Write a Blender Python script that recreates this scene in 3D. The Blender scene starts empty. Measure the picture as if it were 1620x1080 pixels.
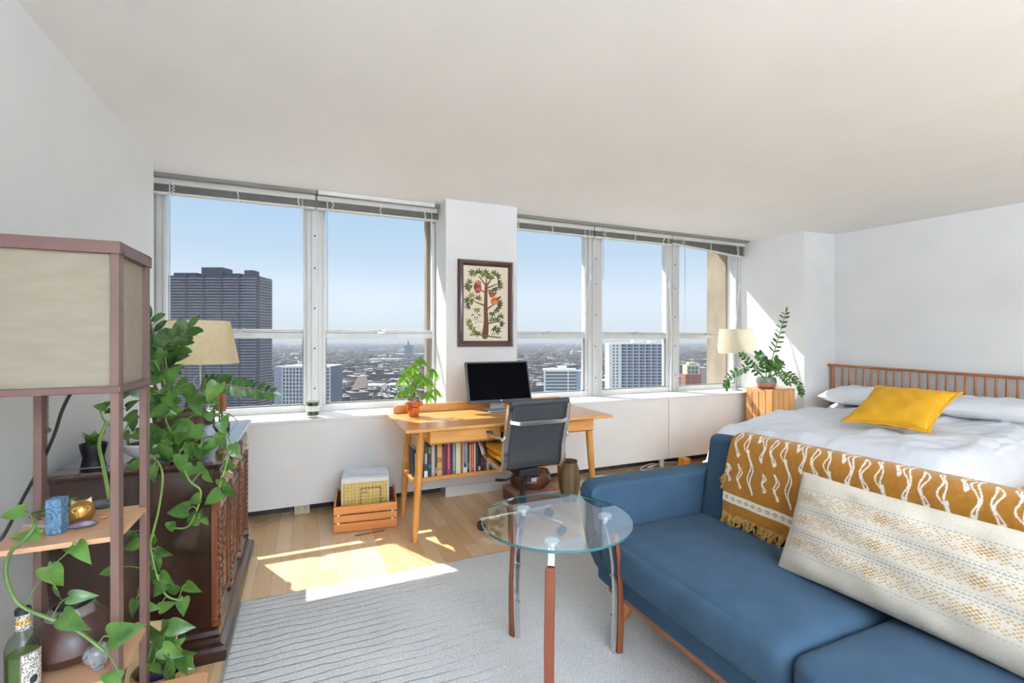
import bpy, math, random
import numpy as np
from mathutils import Vector, Matrix
PI = math.pi
S = bpy.context.scene
COL = S.collection
random.seed(7)

# ------------------------------------------------------------------ camera
YAW = math.atan(327/750)
CA, SA = math.cos(YAW), math.sin(YAW)
CAM_H = 1.29
cd = bpy.data.cameras.new('camera')
cd.sensor_width = 36.0
cd.lens = 750/1620*36
cd.shift_y = -3/1620
cd.clip_start = 0.05
cd.clip_end = 60000
co = bpy.data.objects.new('camera', cd)
co.location = (0, 0, CAM_H)
co.rotation_euler = (PI/2, 0, -YAW)
COL.objects.link(co)
S.camera = co

# ------------------------------------------------------------------ exposure, sky, sun, added fill lights
S.view_settings.view_transform = 'Standard'
S.view_settings.look = 'None'
S.view_settings.exposure = 0.2
S.view_settings.gamma = 1.0
S.view_settings.use_curve_mapping = False

w = bpy.data.worlds.new('sky')
S.world = w
w.use_nodes = True
nt = w.node_tree
nt.nodes.clear()
tc = nt.nodes.new('ShaderNodeTexCoord')
sp = nt.nodes.new('ShaderNodeSeparateXYZ')
nt.links.new(tc.outputs['Generated'], sp.inputs[0])
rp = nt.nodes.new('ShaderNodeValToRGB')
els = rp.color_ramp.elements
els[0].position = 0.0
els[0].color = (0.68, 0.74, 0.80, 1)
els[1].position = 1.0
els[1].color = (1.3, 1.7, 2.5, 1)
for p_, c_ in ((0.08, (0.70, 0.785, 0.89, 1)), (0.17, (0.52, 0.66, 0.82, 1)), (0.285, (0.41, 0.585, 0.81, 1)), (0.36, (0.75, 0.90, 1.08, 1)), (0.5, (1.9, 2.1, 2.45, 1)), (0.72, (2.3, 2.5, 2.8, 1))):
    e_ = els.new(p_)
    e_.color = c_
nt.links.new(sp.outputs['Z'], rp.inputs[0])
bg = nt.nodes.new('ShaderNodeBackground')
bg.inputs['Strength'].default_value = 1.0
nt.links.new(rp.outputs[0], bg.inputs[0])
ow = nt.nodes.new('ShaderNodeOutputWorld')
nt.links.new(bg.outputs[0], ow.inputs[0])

SUN_DIR = Vector((0.485, -1.0, -1.23)).normalized()
sl = bpy.data.lights.new('sun', 'SUN')
sl.energy = 9.5
sl.angle = math.radians(0.55)
sl.color = (1.0, 0.965, 0.91)
so = bpy.data.objects.new('sun', sl)
so.rotation_euler = SUN_DIR.to_track_quat('-Z', 'Y').to_euler()
so.location = (-30, 50, 80)
COL.objects.link(so)

def add_fill_light(name, loc, watts, size, col=(0.74, 0.93, 1.20)):
    """an added fill light behind the camera, without a fixture; aimed up to bounce off the ceiling"""
    l = bpy.data.lights.new(name, 'AREA')
    l.shape = 'DISK'
    l.size = size
    l.energy = watts
    l.color = col
    o = bpy.data.objects.new(name, l)
    o.location = loc
    o.rotation_euler = (PI, 0, 0)
    COL.objects.link(o)
add_fill_light('ceiling_fill_light', (0.5, -2.3, 1.70), 280, 0.4)  # added fill, unseen behind the camera, brightens the room by ceiling bounce
add_fill_light('ceiling_fill_light', (2.5, -2.7, 1.70), 250, 0.4)
add_fill_light('ceiling_fill_light', (1.5, -3.9, 1.70), 190, 0.4)

# ------------------------------------------------------------------ helpers
def lin(h):
    if isinstance(h, tuple):
        return h if len(h) == 4 else (*h, 1)
    h = h.lstrip('#')
    v = [int(h[i:i+2], 16)/255 for i in (0, 2, 4)]
    return tuple((c/12.92 if c <= .04045 else ((c+.055)/1.055)**2.4) for c in v) + (1,)

def view(px, py, t):
    """point t metres in front of the lens, through a spot of the 1620x1080 frame"""
    u = (px-810)/750
    v = -(py-537)/750
    return Vector(((u*CA+SA)*t, (-u*SA+CA)*t, CAM_H+v*t))

def at(px, py, Y=None, X=None, Z=None):
    u = (px-810)/750
    v = -(py-537)/750
    d = Vector((u*CA+SA, -u*SA+CA, v))
    t = Y/d.y if Y is not None else X/d.x if X is not None else (Z-CAM_H)/d.z
    return Vector((d.x*t, d.y*t, CAM_H+d.z*t))

def frame_px(p):
    xc = p[0]*CA-p[1]*SA
    zc = p[0]*SA+p[1]*CA
    return 810+750*xc/zc, 537-750*(p[2]-CAM_H)/zc

VR, VU, VB = Vector((CA, -SA, 0)), Vector((0, 0, 1)), Vector((-SA, -CA, 0))

class MB:
    def __init__(s):
        s.v, s.f, s.m = [], [], []
        s.k = 0
        s.T = Matrix.Identity(4)
    def add(s, vs, fs):
        n = len(s.v)
        T = s.T
        s.v += [tuple(T @ Vector(p)) for p in vs]
        s.f += [tuple(i+n for i in f) for f in fs]
        s.m += [s.k]*len(fs)
        return s
    def box(s, lo, hi, M=None):
        x0, y0, z0 = lo
        x1, y1, z1 = hi
        vs = [Vector(p) for p in ((x0,y0,z0),(x1,y0,z0),(x1,y1,z0),(x0,y1,z0),(x0,y0,z1),(x1,y0,z1),(x1,y1,z1),(x0,y1,z1))]
        if M is not None:
            vs = [M @ p for p in vs]
        return s.add(vs, [(0,3,2,1),(4,5,6,7),(0,1,5,4),(1,2,6,5),(2,3,7,6),(3,0,4,7)])
    def obox(s, c, size, rz=0, rx=0, ry=0):
        M = Matrix.Translation(c) @ Matrix.Rotation(rz,4,'Z') @ Matrix.Rotation(rx,4,'X') @ Matrix.Rotation(ry,4,'Y')
        h = [q/2 for q in size]
        return s.box((-h[0],-h[1],-h[2]), h, M)
    def beam(s, p0, p1, wx, wy, up=(0,0,1), w1=None):
        """rectangular bar from p0 to p1; wx across, wy along the up side"""
        p0, p1 = Vector(p0), Vector(p1)
        d = (p1-p0).normalized()
        a = d.cross(Vector(up))
        if a.length < 1e-4:
            a = d.cross(Vector((1,0,0)))
        a.normalize()
        b = a.cross(d)
        vs = []
        for p, (ax, by) in ((p0, (wx, wy)), (p1, w1 or (wx, wy))):
            for sx, sy in ((-1,-1),(1,-1),(1,1),(-1,1)):
                vs.append(p + a*sx*ax/2 + b*sy*by/2)
        return s.add(vs, [(3,2,1,0),(4,5,6,7),(0,1,5,4),(1,2,6,5),(2,3,7,6),(3,0,4,7)])
    def tube(s, pts, r, n=8, caps=True, closed=False):
        pts = [Vector(p) for p in pts]
        rs = r if isinstance(r, (list, tuple)) else [r]*len(pts)
        N = len(pts)
        vs, fs = [], []
        ref = None
        for i, p in enumerate(pts):
            if closed:
                d = pts[(i+1) % N]-pts[i-1]
            else:
                d = pts[min(i+1, N-1)]-pts[max(i-1, 0)]
            if d.length < 1e-9:
                d = Vector((0,0,1))
            d.normalize()
            if ref is None:
                ref = d.cross(Vector((0,0,1)) if abs(d.z) < .9 else Vector((1,0,0)))
            a = ref - d*ref.dot(d)
            if a.length < 1e-6:
                a = d.cross(Vector((0.3,0.5,0.8)))
            a.normalize()
            ref = a
            b = d.cross(a)
            for k in range(n):
                t = 2*PI*k/n
                vs.append(p + (a*math.cos(t)+b*math.sin(t))*rs[i])
        R = N if closed else N-1
        for i in range(R):
            j = (i+1) % N
            for k in range(n):
                l = (k+1) % n
                fs.append((i*n+k, i*n+l, j*n+l, j*n+k))
        if caps and not closed:
            fs.append(tuple(range(n-1, -1, -1)))
            fs.append(tuple((N-1)*n+k for k in range(n)))
        return s.add(vs, fs)
    def cyl(s, p0, p1, r0, r1=None, n=16):
        return s.tube([p0, p1], [r0, r0 if r1 is None else r1], n)
    def lathe(s, prof, o=(0,0,0), n=24, sx=1, sy=1):
        vs, fs = [], []
        for r, z in prof:
            for k in range(n):
                t = 2*PI*k/n
                vs.append((o[0]+r*sx*math.cos(t), o[1]+r*sy*math.sin(t), o[2]+z))
        P = len(prof)
        for i in range(P-1):
            for k in range(n):
                l = (k+1) % n
                fs.append((i*n+k, i*n+l, (i+1)*n+l, (i+1)*n+k))
        if prof[0][0] > 1e-5:
            fs.append(tuple(range(n-1, -1, -1)))
        if prof[-1][0] > 1e-5:
            fs.append(tuple((P-1)*n+k for k in range(n)))
        return s.add(vs, fs)
    def prism(s, poly, z0, z1, M=None):
        n = len(poly)
        vs = [Vector((x,y,z0)) for x, y in poly]+[Vector((x,y,z1)) for x, y in poly]
        if M is not None:
            vs = [M @ p for p in vs]
        fs = [tuple(range(n-1,-1,-1)), tuple(range(n,2*n))]+[(i,(i+1)%n,n+(i+1)%n,n+i) for i in range(n)]
        return s.add(vs, fs)
    def sphere(s, c, r, n=16, m=10, M=None):
        r = r if isinstance(r, (tuple, list)) else (r,r,r)
        vs, fs = [], []
        for i in range(m+1):
            a = PI*i/m
            for k in range(n):
                t = 2*PI*k/n
                p = Vector((r[0]*math.sin(a)*math.cos(t), r[1]*math.sin(a)*math.sin(t), -r[2]*math.cos(a)))
                if M is not None:
                    p = M @ p
                vs.append(p+Vector(c))
        for i in range(m):
            for k in range(n):
                l = (k+1) % n
                fs.append((i*n+k, i*n+l, (i+1)*n+l, (i+1)*n+k))
        return s.add(vs, fs)
    def grid(s, fn, nu, nv, cu=False, cv=False):
        vs = [fn(i/(nu if cu else nu-1), j/(nv if cv else nv-1)) for i in range(nu) for j in range(nv)]
        fs = []
        for i in range(nu if cu else nu-1):
            for j in range(nv if cv else nv-1):
                a, b = (i+1) % nu, (j+1) % nv
                fs.append((i*nv+j, a*nv+j, a*nv+b, i*nv+b))
        return s.add(vs, fs)
    def torus(s, c, R, r, n=24, m=8, M=None):
        def fn(u, v):
            a, b = 2*PI*u, 2*PI*v
            p = Vector(((R+r*math.cos(b))*math.cos(a), (R+r*math.cos(b))*math.sin(a), r*math.sin(b)))
            if M is not None:
                p = M @ p
            return p+Vector(c)
        return s.grid(fn, n, m, True, True)

def wm(o):
    m = o.matrix_basis.copy()
    while o.parent:
        o = o.parent
        m = o.matrix_basis @ m
    return m

def obj(name, mb, mats, parent=None, bevel=0, ang=35, world=True, seg=2, kind=None, label=None, recalc=True, sub=0):
    """link an MB as ONE mesh object; its points are world points unless world=False"""
    me = bpy.data.meshes.new(name)
    me.from_pydata(mb.v, [], mb.f)
    ml = mats if isinstance(mats, (list, tuple)) else [mats]
    for m in ml:
        me.materials.append(m)
    if len(ml) > 1:
        me.polygons.foreach_set('material_index', mb.m)
    if recalc:
        import bmesh
        b = bmesh.new()
        b.from_mesh(me)
        bmesh.ops.remove_doubles(b, verts=b.verts, dist=1e-6)
        bmesh.ops.recalc_face_normals(b, faces=b.faces)
        b.to_mesh(me)
        b.free()
    me.shade_smooth()
    me.set_sharp_from_angle(angle=math.radians(ang))
    o = bpy.data.objects.new(name, me)
    COL.objects.link(o)
    if parent is not None:
        if world:
            me.transform(wm(parent).inverted())
        o.parent = parent
    if bevel:
        b = o.modifiers.new('bevel', 'BEVEL')
        b.width = bevel
        b.segments = seg
        b.limit_method = 'ANGLE'
        b.angle_limit = math.radians(40)
        b.harden_normals = True
    if sub:
        b = o.modifiers.new('smooth', 'SUBSURF')
        b.levels = b.render_levels = sub
    if kind:
        o['kind'] = kind
    if label:
        o['label'] = label
    return o

def tag(o, label, cat, group=None):
    o['label'] = label
    o['category'] = cat
    if group:
        o['group'] = group
    return o

def thing(name, label, cat, loc=(0,0,0), rz=0, group=None):
    o = bpy.data.objects.new(name, None)
    o.empty_display_size = 0.05
    o.location = loc
    o.rotation_euler = (0, 0, rz)
    COL.objects.link(o)
    return tag(o, label, cat, group)

def struct(name, mb, mats, parent=None, bevel=0, **k):
    o = obj(name, mb, mats, parent, bevel, **k)
    if parent is None:
        o['kind'] = 'structure'
    return o

def copy_tree(o, parent=None):
    c = o.copy()
    COL.objects.link(c)
    if parent is not None:
        c.parent = parent
        c.matrix_parent_inverse = o.matrix_parent_inverse.copy()
    for ch in list(o.children):
        copy_tree(ch, c)
    return c

def rise(root, dz):
    root.location.z += dz

# ------------------------------------------------------------------ materials
_mc = {}
def mat(name, color, rough=0.5, metal=0.0, c2=None, nscale=20, stretch=(1,1,1), bump=0, bscale=None, spec=0.5, coat=0, sheen=0, trans=0, wave=None, attr=None, sss=0, namt=1.0, dist=0.0):
    if name in _mc:
        return _mc[name]
    m = bpy.data.materials.new(name)
    m.use_nodes = True
    nt = m.node_tree
    b = nt.nodes['Principled BSDF']
    L = nt.links.new
    c1 = lin(color)
    cc = lin(c2) if c2 else tuple(min(1, q*0.93) for q in c1[:3])+(1,)
    tc = nt.nodes.new('ShaderNodeTexCoord')
    mp = nt.nodes.new('ShaderNodeMapping')
    mp.inputs['Scale'].default_value = stretch
    L(tc.outputs['Object'], mp.inputs[0])
    nz = nt.nodes.new('ShaderNodeTexNoise')
    nz.inputs['Scale'].default_value = nscale
    nz.inputs['Detail'].default_value = 5
    nz.inputs['Distortion'].default_value = dist
    L(mp.outputs[0], nz.inputs['Vector'])
    mr = nt.nodes.new('ShaderNodeMapRange')
    mr.inputs['From Min'].default_value = 0.3
    mr.inputs['From Max'].default_value = 0.7
    mr.inputs['To Max'].default_value = namt
    L(nz.outputs[0], mr.inputs[0])
    mx = nt.nodes.new('ShaderNodeMix')
    mx.data_type = 'RGBA'
    mx.inputs[6].default_value = c1
    mx.inputs[7].default_value = cc
    L(mr.outputs[0], mx.inputs[0])
    out = mx.outputs[2]
    if attr:      # a woven / printed pattern stored as a colour layer: alpha mixes it over the ground colour
        at_ = nt.nodes.new('ShaderNodeAttribute')
        at_.attribute_name = attr
        m2 = nt.nodes.new('ShaderNodeMix')
        m2.data_type = 'RGBA'
        L(at_.outputs['Alpha'], m2.inputs[0])
        L(out, m2.inputs[6])
        L(at_.outputs['Color'], m2.inputs[7])
        out = m2.outputs[2]
    L(out, b.inputs['Base Color'])
    b.inputs['Roughness'].default_value = rough
    b.inputs['Metallic'].default_value = metal
    b.inputs['Specular IOR Level'].default_value = spec
    b.inputs['Coat Weight'].default_value = coat
    b.inputs['Coat Roughness'].default_value = 0.08
    b.inputs['Sheen Weight'].default_value = sheen
    if sss:
        b.inputs['Subsurface Weight'].default_value = sss
        b.inputs['Subsurface Scale'].default_value = 0.01
    if bump:
        bp = nt.nodes.new('ShaderNodeBump')
        bp.inputs['Strength'].default_value = bump
        bp.inputs['Distance'].default_value = 0.004
        src = nz.outputs[0]
        if wave:
            wv = nt.nodes.new('ShaderNodeTexWave')
            wv.inputs['Scale'].default_value = wave
            wv.inputs['Distortion'].default_value = 1.0
            L(tc.outputs['Object'], wv.inputs['Vector'])
            src = wv.outputs['Fac']
        elif bscale:
            n2 = nt.nodes.new('ShaderNodeTexNoise')
            n2.inputs['Scale'].default_value = bscale
            n2.inputs['Detail'].default_value = 3
            L(tc.outputs['Object'], n2.inputs['Vector'])
            src = n2.outputs[0]
        L(src, bp.inputs['Height'])
        L(bp.outputs[0], b.inputs['Normal'])
    if trans:     # light passing through thin cloth, paper or leaf
        o = nt.nodes['Material Output']
        tr = nt.nodes.new('ShaderNodeBsdfTranslucent')
        L(out, tr.inputs['Color'])
        ms = nt.nodes.new('ShaderNodeMixShader')
        ms.inputs[0].default_value = trans
        L(b.outputs[0], ms.inputs[1])
        L(tr.outputs[0], ms.inputs[2])
        L(ms.outputs[0], o.inputs[0])
    _mc[name] = m
    return m

def wood(name, c1, c2, axis='x', scale=7, rough=0.4, coat=0.15, bump=0.05):
    st = {'x': (0.12,1,1), 'y': (1,0.12,1), 'z': (1,1,0.12)}[axis]
    return mat(name, c1, rough, c2=c2, nscale=scale*4, stretch=st, coat=coat, bump=bump, dist=0.6)

def glass(name, tint=(1,1,1), ior=1.45, rough=0.0):
    if name in _mc:
        return _mc[name]
    m = bpy.data.materials.new(name)
    m.use_nodes = True
    nt = m.node_tree
    nt.nodes.remove(nt.nodes['Principled BSDF'])
    L = nt.links.new
    tr = nt.nodes.new('ShaderNodeBsdfTransparent')
    tr.inputs[0].default_value = (*tint, 1)
    gl = nt.nodes.new('ShaderNodeBsdfGlossy')
    gl.inputs['Roughness'].default_value = rough
    fr = nt.nodes.new('ShaderNodeFresnel')
    fr.inputs['IOR'].default_value = ior
    ge = nt.nodes.new('ShaderNodeNewGeometry')     # both faces of the sheet reflect alike
    mx = nt.nodes.new('ShaderNodeMix')
    mx.inputs[2].default_value = ior
    mx.inputs[3].default_value = 1/ior
    L(ge.outputs['Backfacing'], mx.inputs[0])
    L(mx.outputs[0], fr.inputs['IOR'])
    ms = nt.nodes.new('ShaderNodeMixShader')
    L(fr.outputs[0], ms.inputs[0])
    L(tr.outputs[0], ms.inputs[1])
    L(gl.outputs[0], ms.inputs[2])
    L(ms.outputs[0], nt.nodes['Material Output'].inputs[0])
    _mc[name] = m
    return m

def paint(o, rgba, name='pattern'):
    """store an (n,4) colour array, one row per vertex, as the pattern layer"""
    a = o.data.color_attributes.new(name, 'FLOAT_COLOR', 'POINT')
    a.data.foreach_set('color', np.asarray(rgba, dtype=np.float32).ravel())

WHITE = mat('white_wall_paint', '#e9e8e6', 0.55, c2='#e4e3e1', nscale=3, bump=0.03, bscale=90)
CEIL = mat('ceiling_paint', '#efeeeb', 0.6, c2='#ebeae7', nscale=2, bump=0.03, bscale=60)
SILLP = mat('satin_white_enamel', '#e9e6e1', 0.35, c2='#e4e1dc', nscale=4)
ALU = mat('painted_aluminium', '#cfcfcc', 0.38, 0.1, c2='#c2c2bf', nscale=8, stretch=(1,1,.2))
ALUW = mat('white_window_enamel', '#dcdcd8', 0.35, 0.1, c2='#d2d2ce', nscale=6)
CHROME = mat('polished_chrome', '#e2e2e2', 0.07, 1.0, nscale=5)
STEEL = mat('brushed_steel', '#b9bab8', 0.32, 1.0, c2='#a4a6a5', nscale=60, stretch=(.1,1,1))
BLACKP = mat('black_plastic', '#17181a', 0.45, c2='#1d1e20')
CLEAR = glass('window_glass', (0.97, 0.985, 0.985), 1.12)
SATIN = mat('satin_chrome', '#ececec', .24, 1.0, c2='#dcdcdc', nscale=8)
DESKW_X = wood('honey_oak', '#d2964d', '#c07f38', 'x', 7, 0.35, 0.3)
DESKW_Z = wood('honey_oak_upright', '#d2964d', '#c07f38', 'z', 7, 0.35, 0.3)
# ================================================================== ROOM SHELL
CZ = 2.45
# floor: narrow strip planks running away from the camera towards the windows
def floor_mat():
    m = bpy.data.materials.new('oak_strip_floor')
    m.use_nodes = True
    nt = m.node_tree
    L = nt.links.new
    b = nt.nodes['Principled BSDF']
    tc = nt.nodes.new('ShaderNodeTexCoord')
    mp = nt.nodes.new('ShaderNodeMapping')
    mp.inputs['Rotation'].default_value = (0, 0, PI/2)
    L(tc.outputs['Object'], mp.inputs[0])
    br = nt.nodes.new('ShaderNodeTexBrick')
    br.offset = 0.37
    br.offset_frequency = 2
    br.inputs['Scale'].default_value = 1.0
    br.inputs['Brick Width'].default_value = 0.95
    br.inputs['Row Height'].default_value = 0.083
    br.inputs['Mortar Size'].default_value = 0.0007
    br.inputs['Mortar Smooth'].default_value = 0.2
    br.inputs['Bias'].default_value = 0.0
    br.inputs['Color1'].default_value = lin('#e6c8a0')
    br.inputs['Color2'].default_value = lin('#d3aa78')
    br.inputs['Mortar'].default_value = lin('#9a7042')
    L(mp.outputs[0], br.inputs[0])
    mp2 = nt.nodes.new('ShaderNodeMapping')
    mp2.inputs['Scale'].default_value = (14, 0.9, 1)
    L(tc.outputs['Object'], mp2.inputs[0])
    nz = nt.nodes.new('ShaderNodeTexNoise')
    nz.inputs['Scale'].default_value = 6
    nz.inputs['Detail'].default_value = 6
    nz.inputs['Distortion'].default_value = 1.2
    L(mp2.outputs[0], nz.inputs['Vector'])
    mx = nt.nodes.new('ShaderNodeMix')
    mx.data_type = 'RGBA'
    mx.blend_type = 'MULTIPLY'
    mx.inputs[0].default_value = 0.5
    L(br.outputs['Color'], mx.inputs[6])
    cr = nt.nodes.new('ShaderNodeValToRGB')
    cr.color_ramp.elements[0].position = .3
    cr.color_ramp.elements[0].color = (.80, .75, .68, 1)
    cr.color_ramp.elements[1].position = .65
    cr.color_ramp.elements[1].color = (1, 1, 1, 1)
    L(nz.outputs[0], cr.inputs[0])
    L(cr.outputs[0], mx.inputs[7])
    L(mx.outputs[2], b.inputs['Base Color'])
    b.inputs['Roughness'].default_value = 0.34
    b.inputs['Coat Weight'].default_value = 0.15
    b.inputs['Coat Roughness'].default_value = 0.2
    return m

struct('floor', MB().box((-1.3,-4.7,-.12), (6.9,4.3,0)), floor_mat())
struct('ceiling', MB().box((-1.3,-4.7,CZ), (6.9,4.2,CZ+.15)), CEIL)
struct('wall_left', MB().box((-1.3,-4.7,0), (-.905,3.76,CZ)), WHITE)
struct('wall_left_reveal', MB().box((-1.3,3.76,0), (-.985,4.3,CZ)), WHITE)
RW = [(4.774,4.117), (4.906,3.407), (5.361,3.375), (5.57,1.94), (6.52,-4.55)]
struct('wall_right', MB().prism([(4.774,4.3)]+RW+[(6.9,-4.55),(6.9,4.3)], 0, CZ), WHITE)
struct('wall_back', MB().box((-1.3,-4.7,0), (6.9,-4.5,CZ)), WHITE)
# the pier between the two window groups
struct('wall_window_pier', MB().box((1.06,3.79,0), (1.70,4.3,CZ)), WHITE)
struct('baseboard_pier', MB().box((1.05,3.765,0), (1.71,3.79,.085)), SILLP, bevel=.004)
# wall under and over the windows
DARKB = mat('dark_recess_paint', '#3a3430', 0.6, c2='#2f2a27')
mb = MB()
for x0, x1 in ((-.985,1.06), (1.70,4.774)):
    mb.box((x0,4.10,0), (x1,4.3,.70))
struct('wall_window_below', mb, WHITE)
mb = MB()
for x0, x1 in ((-.985,1.06), (1.70,4.774)):
    mb.box((x0,4.13,2.42), (x1,4.3,CZ))
struct('wall_window_above', mb, WHITE)
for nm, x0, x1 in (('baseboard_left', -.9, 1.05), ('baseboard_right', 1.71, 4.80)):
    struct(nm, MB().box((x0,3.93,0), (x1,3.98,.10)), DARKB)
# radiator covers with the window sills on top
seams = {'wall_panel_left': [(-.9,1.055)], 'wall_panel_right': [(1.705,3.372), (3.377,4.80)]}
for nm, spans in seams.items():
    mb = MB()
    for x0, x1 in spans:
        mb.box((x0,3.765,.085), (x1,3.80,.690))
        mb.box((x0,3.80,.085), (x1,3.93,.105))
    if nm.endswith('right'):
        mb.box((3.30,3.80,0), (3.345,3.83,.085))
    struct(nm, mb, SILLP, bevel=.003)
struct('trim_1_windowsill', MB().box((-.985,3.755,.690), (1.06,4.13,.712)), SILLP, bevel=.004)
struct('trim_2_windowsill', MB().box((1.70,3.755,.690), (4.775,4.13,.712)), SILLP, bevel=.004)
# exterior concrete piers
CONC = mat('weathered_concrete', '#a89a84', 0.9, c2='#87796a', nscale=5, bump=.5, bscale=25, stretch=(1,1,.4))
struct('wall_outside_pier', MB().box((1.02,4.30,-3), (1.75,4.40,5)), CONC, bevel=.01)
struct('wall_outside_spandrel', MB().box((-3,4.30,2.56), (7,4.60,4.2)), CONC, bevel=.01)
struct('wall_outside_column', MB().box((4.750,4.30,-3), (5.5,4.61,5)), CONC, bevel=.01)

# ================================================================== WINDOWS
ZB, ZR0, ZR1, ZT = .765, 1.30, 1.372, 2.42
def window(n, x0, x1):
    """a double sash: big fixed upper light, meeting rail with latch, lower light"""
    r = bpy.data.objects.new('window_%d' % n, None)
    r.location = ((x0+x1)/2, 4.17, .712)
    COL.objects.link(r)
    r['kind'] = 'structure'
    f = MB()
    s = .022
    f.box((x0,4.125,.712), (x1,4.21,ZB))
    f.box((x0,4.14,ZB), (x0+s,4.21,ZT))
    f.box((x1-s,4.14,ZB), (x1,4.21,ZT))
    f.box((x0,4.14,2.37), (x1,4.20,2.42))
    obj('frame', f, ALUW, r, bevel=.004)
    g = MB()
    g.box((x0+s,4.15,ZR0), (x1-s,4.20,ZR0+.045))
    g.box((x0+s,4.165,ZR0+.045), (x1-s,4.20,ZR1))
    obj('meeting_rail', g, ALU, r, bevel=.004)
    k = MB()
    xm = (x0+x1)/2
    k.box((xm-.03,4.148,ZR0+.045), (xm+.03,4.165,ZR0+.056)).cyl((xm,4.155,ZR0+.056), (xm,4.155,ZR0+.068), .009, n=10)
    k.beam((xm,4.155,ZR0+.068), (xm+.045,4.155,ZR0+.074), .012, .006)
    obj('latch', k, STEEL, r)
    obj('upper_pane', MB().box((x0+s,4.183,ZR1), (x1-s,4.186,2.36)), CLEAR, r)
    obj('lower_pane', MB().box((x0+s,4.173,ZB), (x1-s,4.176,ZR0)), CLEAR, r)
    k = MB()
    for q in (x0+s, x1-s-.008):
        k.box((q,4.150,ZB), (q+.008,4.176,ZR0))
    k.box((x0+s,4.150,ZB), (x1-s,4.176,ZB+.01))
    obj('gasket', k, mat('grey_gasket', '#7d7e7c', .5), r)
WX = [(-.945,.008), (.130,1.055), (1.70,2.642), (2.806,3.697), (3.838,4.757)]
for i, (a, b) in enumerate(WX):
    window(i+1, a, b)
def mullion(n, x0, x1):
    m = MB()
    m.box((x0,4.12,.70), (x1,4.24,2.42))
    wd = x1-x0
    m.box((x0+wd*.30,4.108,.712), (x0+wd*.72,4.12,2.40))
    o = struct('trim_%d_mullion' % n, m, ALU, bevel=.004)
    k = MB()
    for z in (.90, 1.22, 1.54, 1.86, 2.12):
        k.cyl((x0+wd*.5,4.104,z), (x0+wd*.5,4.109,z), .007, n=8)
    if wd > .08:
        obj('screw', k, mat('dark_screw', '#4a4a48', .4, .8), o)
for i, (a, b) in enumerate(((-.985,-.945), (.008,.130), (2.642,2.806), (3.697,3.838), (4.757,4.776))):
    mullion(i+3, a, b)

# ================================================================== BLINDS
BL_HEAD = mat('blind_headrail_enamel', '#d9d6cd', .4, .1)
BL_SLAT = mat('grey_metal_slats', '#adaca6', .45, .15, c2='#9d9c96')
TRACK = mat('grey_ceiling_track', '#86847e', .5)
CORD = mat('white_cord', '#e9e7e0', .8)
def blind(x0, x1, label, z0a=2.318, z0b=2.318, wand=None, cordx=None, tail=None):
    r = thing('venetian_blind', label, 'blind', ((x0+x1)/2, 4.06, 2.45), 0, 'raised venetian blinds')
    obj('headrail', MB().box((x0,4.035,2.385), (x1,4.085,2.425)), BL_HEAD, r, bevel=.003)
    m = MB()
    N = 13
    for i in range(N):
        f = (i+.5)/N
        za, zb = z0a+.018+(2.38-z0a-.018)*f, z0b+.018+(2.38-z0b-.018)*f
        y0, y1 = 4.035, 4.083
        m.add([(x0,y0,za), (x1,y0,zb), (x1,4.059,zb+.003), (x0,4.059,za+.003), (x1,y1,zb), (x0,y1,za),
               (x0,y0,za+.0012), (x1,y0,zb+.0012), (x1,4.059,zb+.0042), (x0,4.059,za+.0042), (x1,y1,zb+.0012), (x0,y1,za+.0012)],
              [(0,1,2,3), (3,2,4,5), (9,8,7,6), (11,10,8,9), (0,6,7,1), (5,4,10,11)])
    obj('slats', m, BL_SLAT, r, recalc=False)
    m = MB()
    m.beam((x0,4.06,z0a+.007), (x1,4.06,z0b+.007), .05, .014)
    obj('bottom_rail', m, BL_HEAD, r, bevel=.003)
    rr = random.Random(int(x0*1000))
    for q in (.12, .5, .88):
        xx = x0+(x1-x0)*q
        zb = z0a+(z0b-z0a)*q
        pts = [(xx+rr.uniform(-.013,.013), 4.030+rr.uniform(-.006,.003), 2.40-(2.40-zb+.012)*i/9) for i in range(10)]
        obj('ladder_cord', MB().tube(pts, .0045, 5), CORD, r)
    if wand is not None:
        xx, zl = wand
        obj('tilt_wand', MB().tube([(xx,4.03,2.40), (xx,4.02,2.35), (xx,4.02,zl)], .0045, 6), mat('clear_wand', '#c9d2d6', .15, spec=.8), r)
    if cordx is not None:
        xx, xl, zl = cordx
        k = MB().tube([(xx,4.03,2.40), (xx,4.022,2.3), (xx+.006,4.02,1.9), (xl-.004,4.03,1.4), (xl,4.06,zl)], .003, 5)
        obj('pull_cord', k, CORD, r)
        if tail:
            obj('cord_tassel', MB().cyl((xx+.004,4.02,tail), (xx+.006,4.02,tail-.07), .006, .008, 8), mat('white_tassel', '#f4f4f2', .3), r)
blind(-.98, .075, 'raised grey venetian blind over the window by the left wall', wand=(-.875,1.1), cordx=(-.02,.03,.80))
blind(.085, 1.055, 'raised grey venetian blind left of the framed picture, above the money tree', wand=(.16,1.35), cordx=(1.0,1.01,.95))
blind(1.705, 2.66, 'raised grey venetian blind just right of the framed picture', cordx=(2.60,2.52,.72), tail=1.95)
blind(2.67, 3.66, 'raised grey venetian blind second from the right, above the white high-rise', wand=(2.76,1.9), cordx=(3.60,3.66,.73), tail=1.92)
blind(3.67, 4.765, 'raised grey venetian blind at the right end, hanging slanted above the white bedside lamp', 2.335, 2.255, wand=(3.83,1.33), cordx=(4.65,4.60,.80), tail=1.95)
m = MB()
m.box((-.985,3.985,2.425), (1.06,4.03,2.45)).box((1.70,3.985,2.425), (4.775,4.03,2.45))
struct('trim_8_ceiling_track', m, TRACK)
struct('trim_9_ceiling_strip', MB().box((.09,3.955,2.418), (1.01,3.984,2.4495)), SILLP, bevel=.004)

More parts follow.
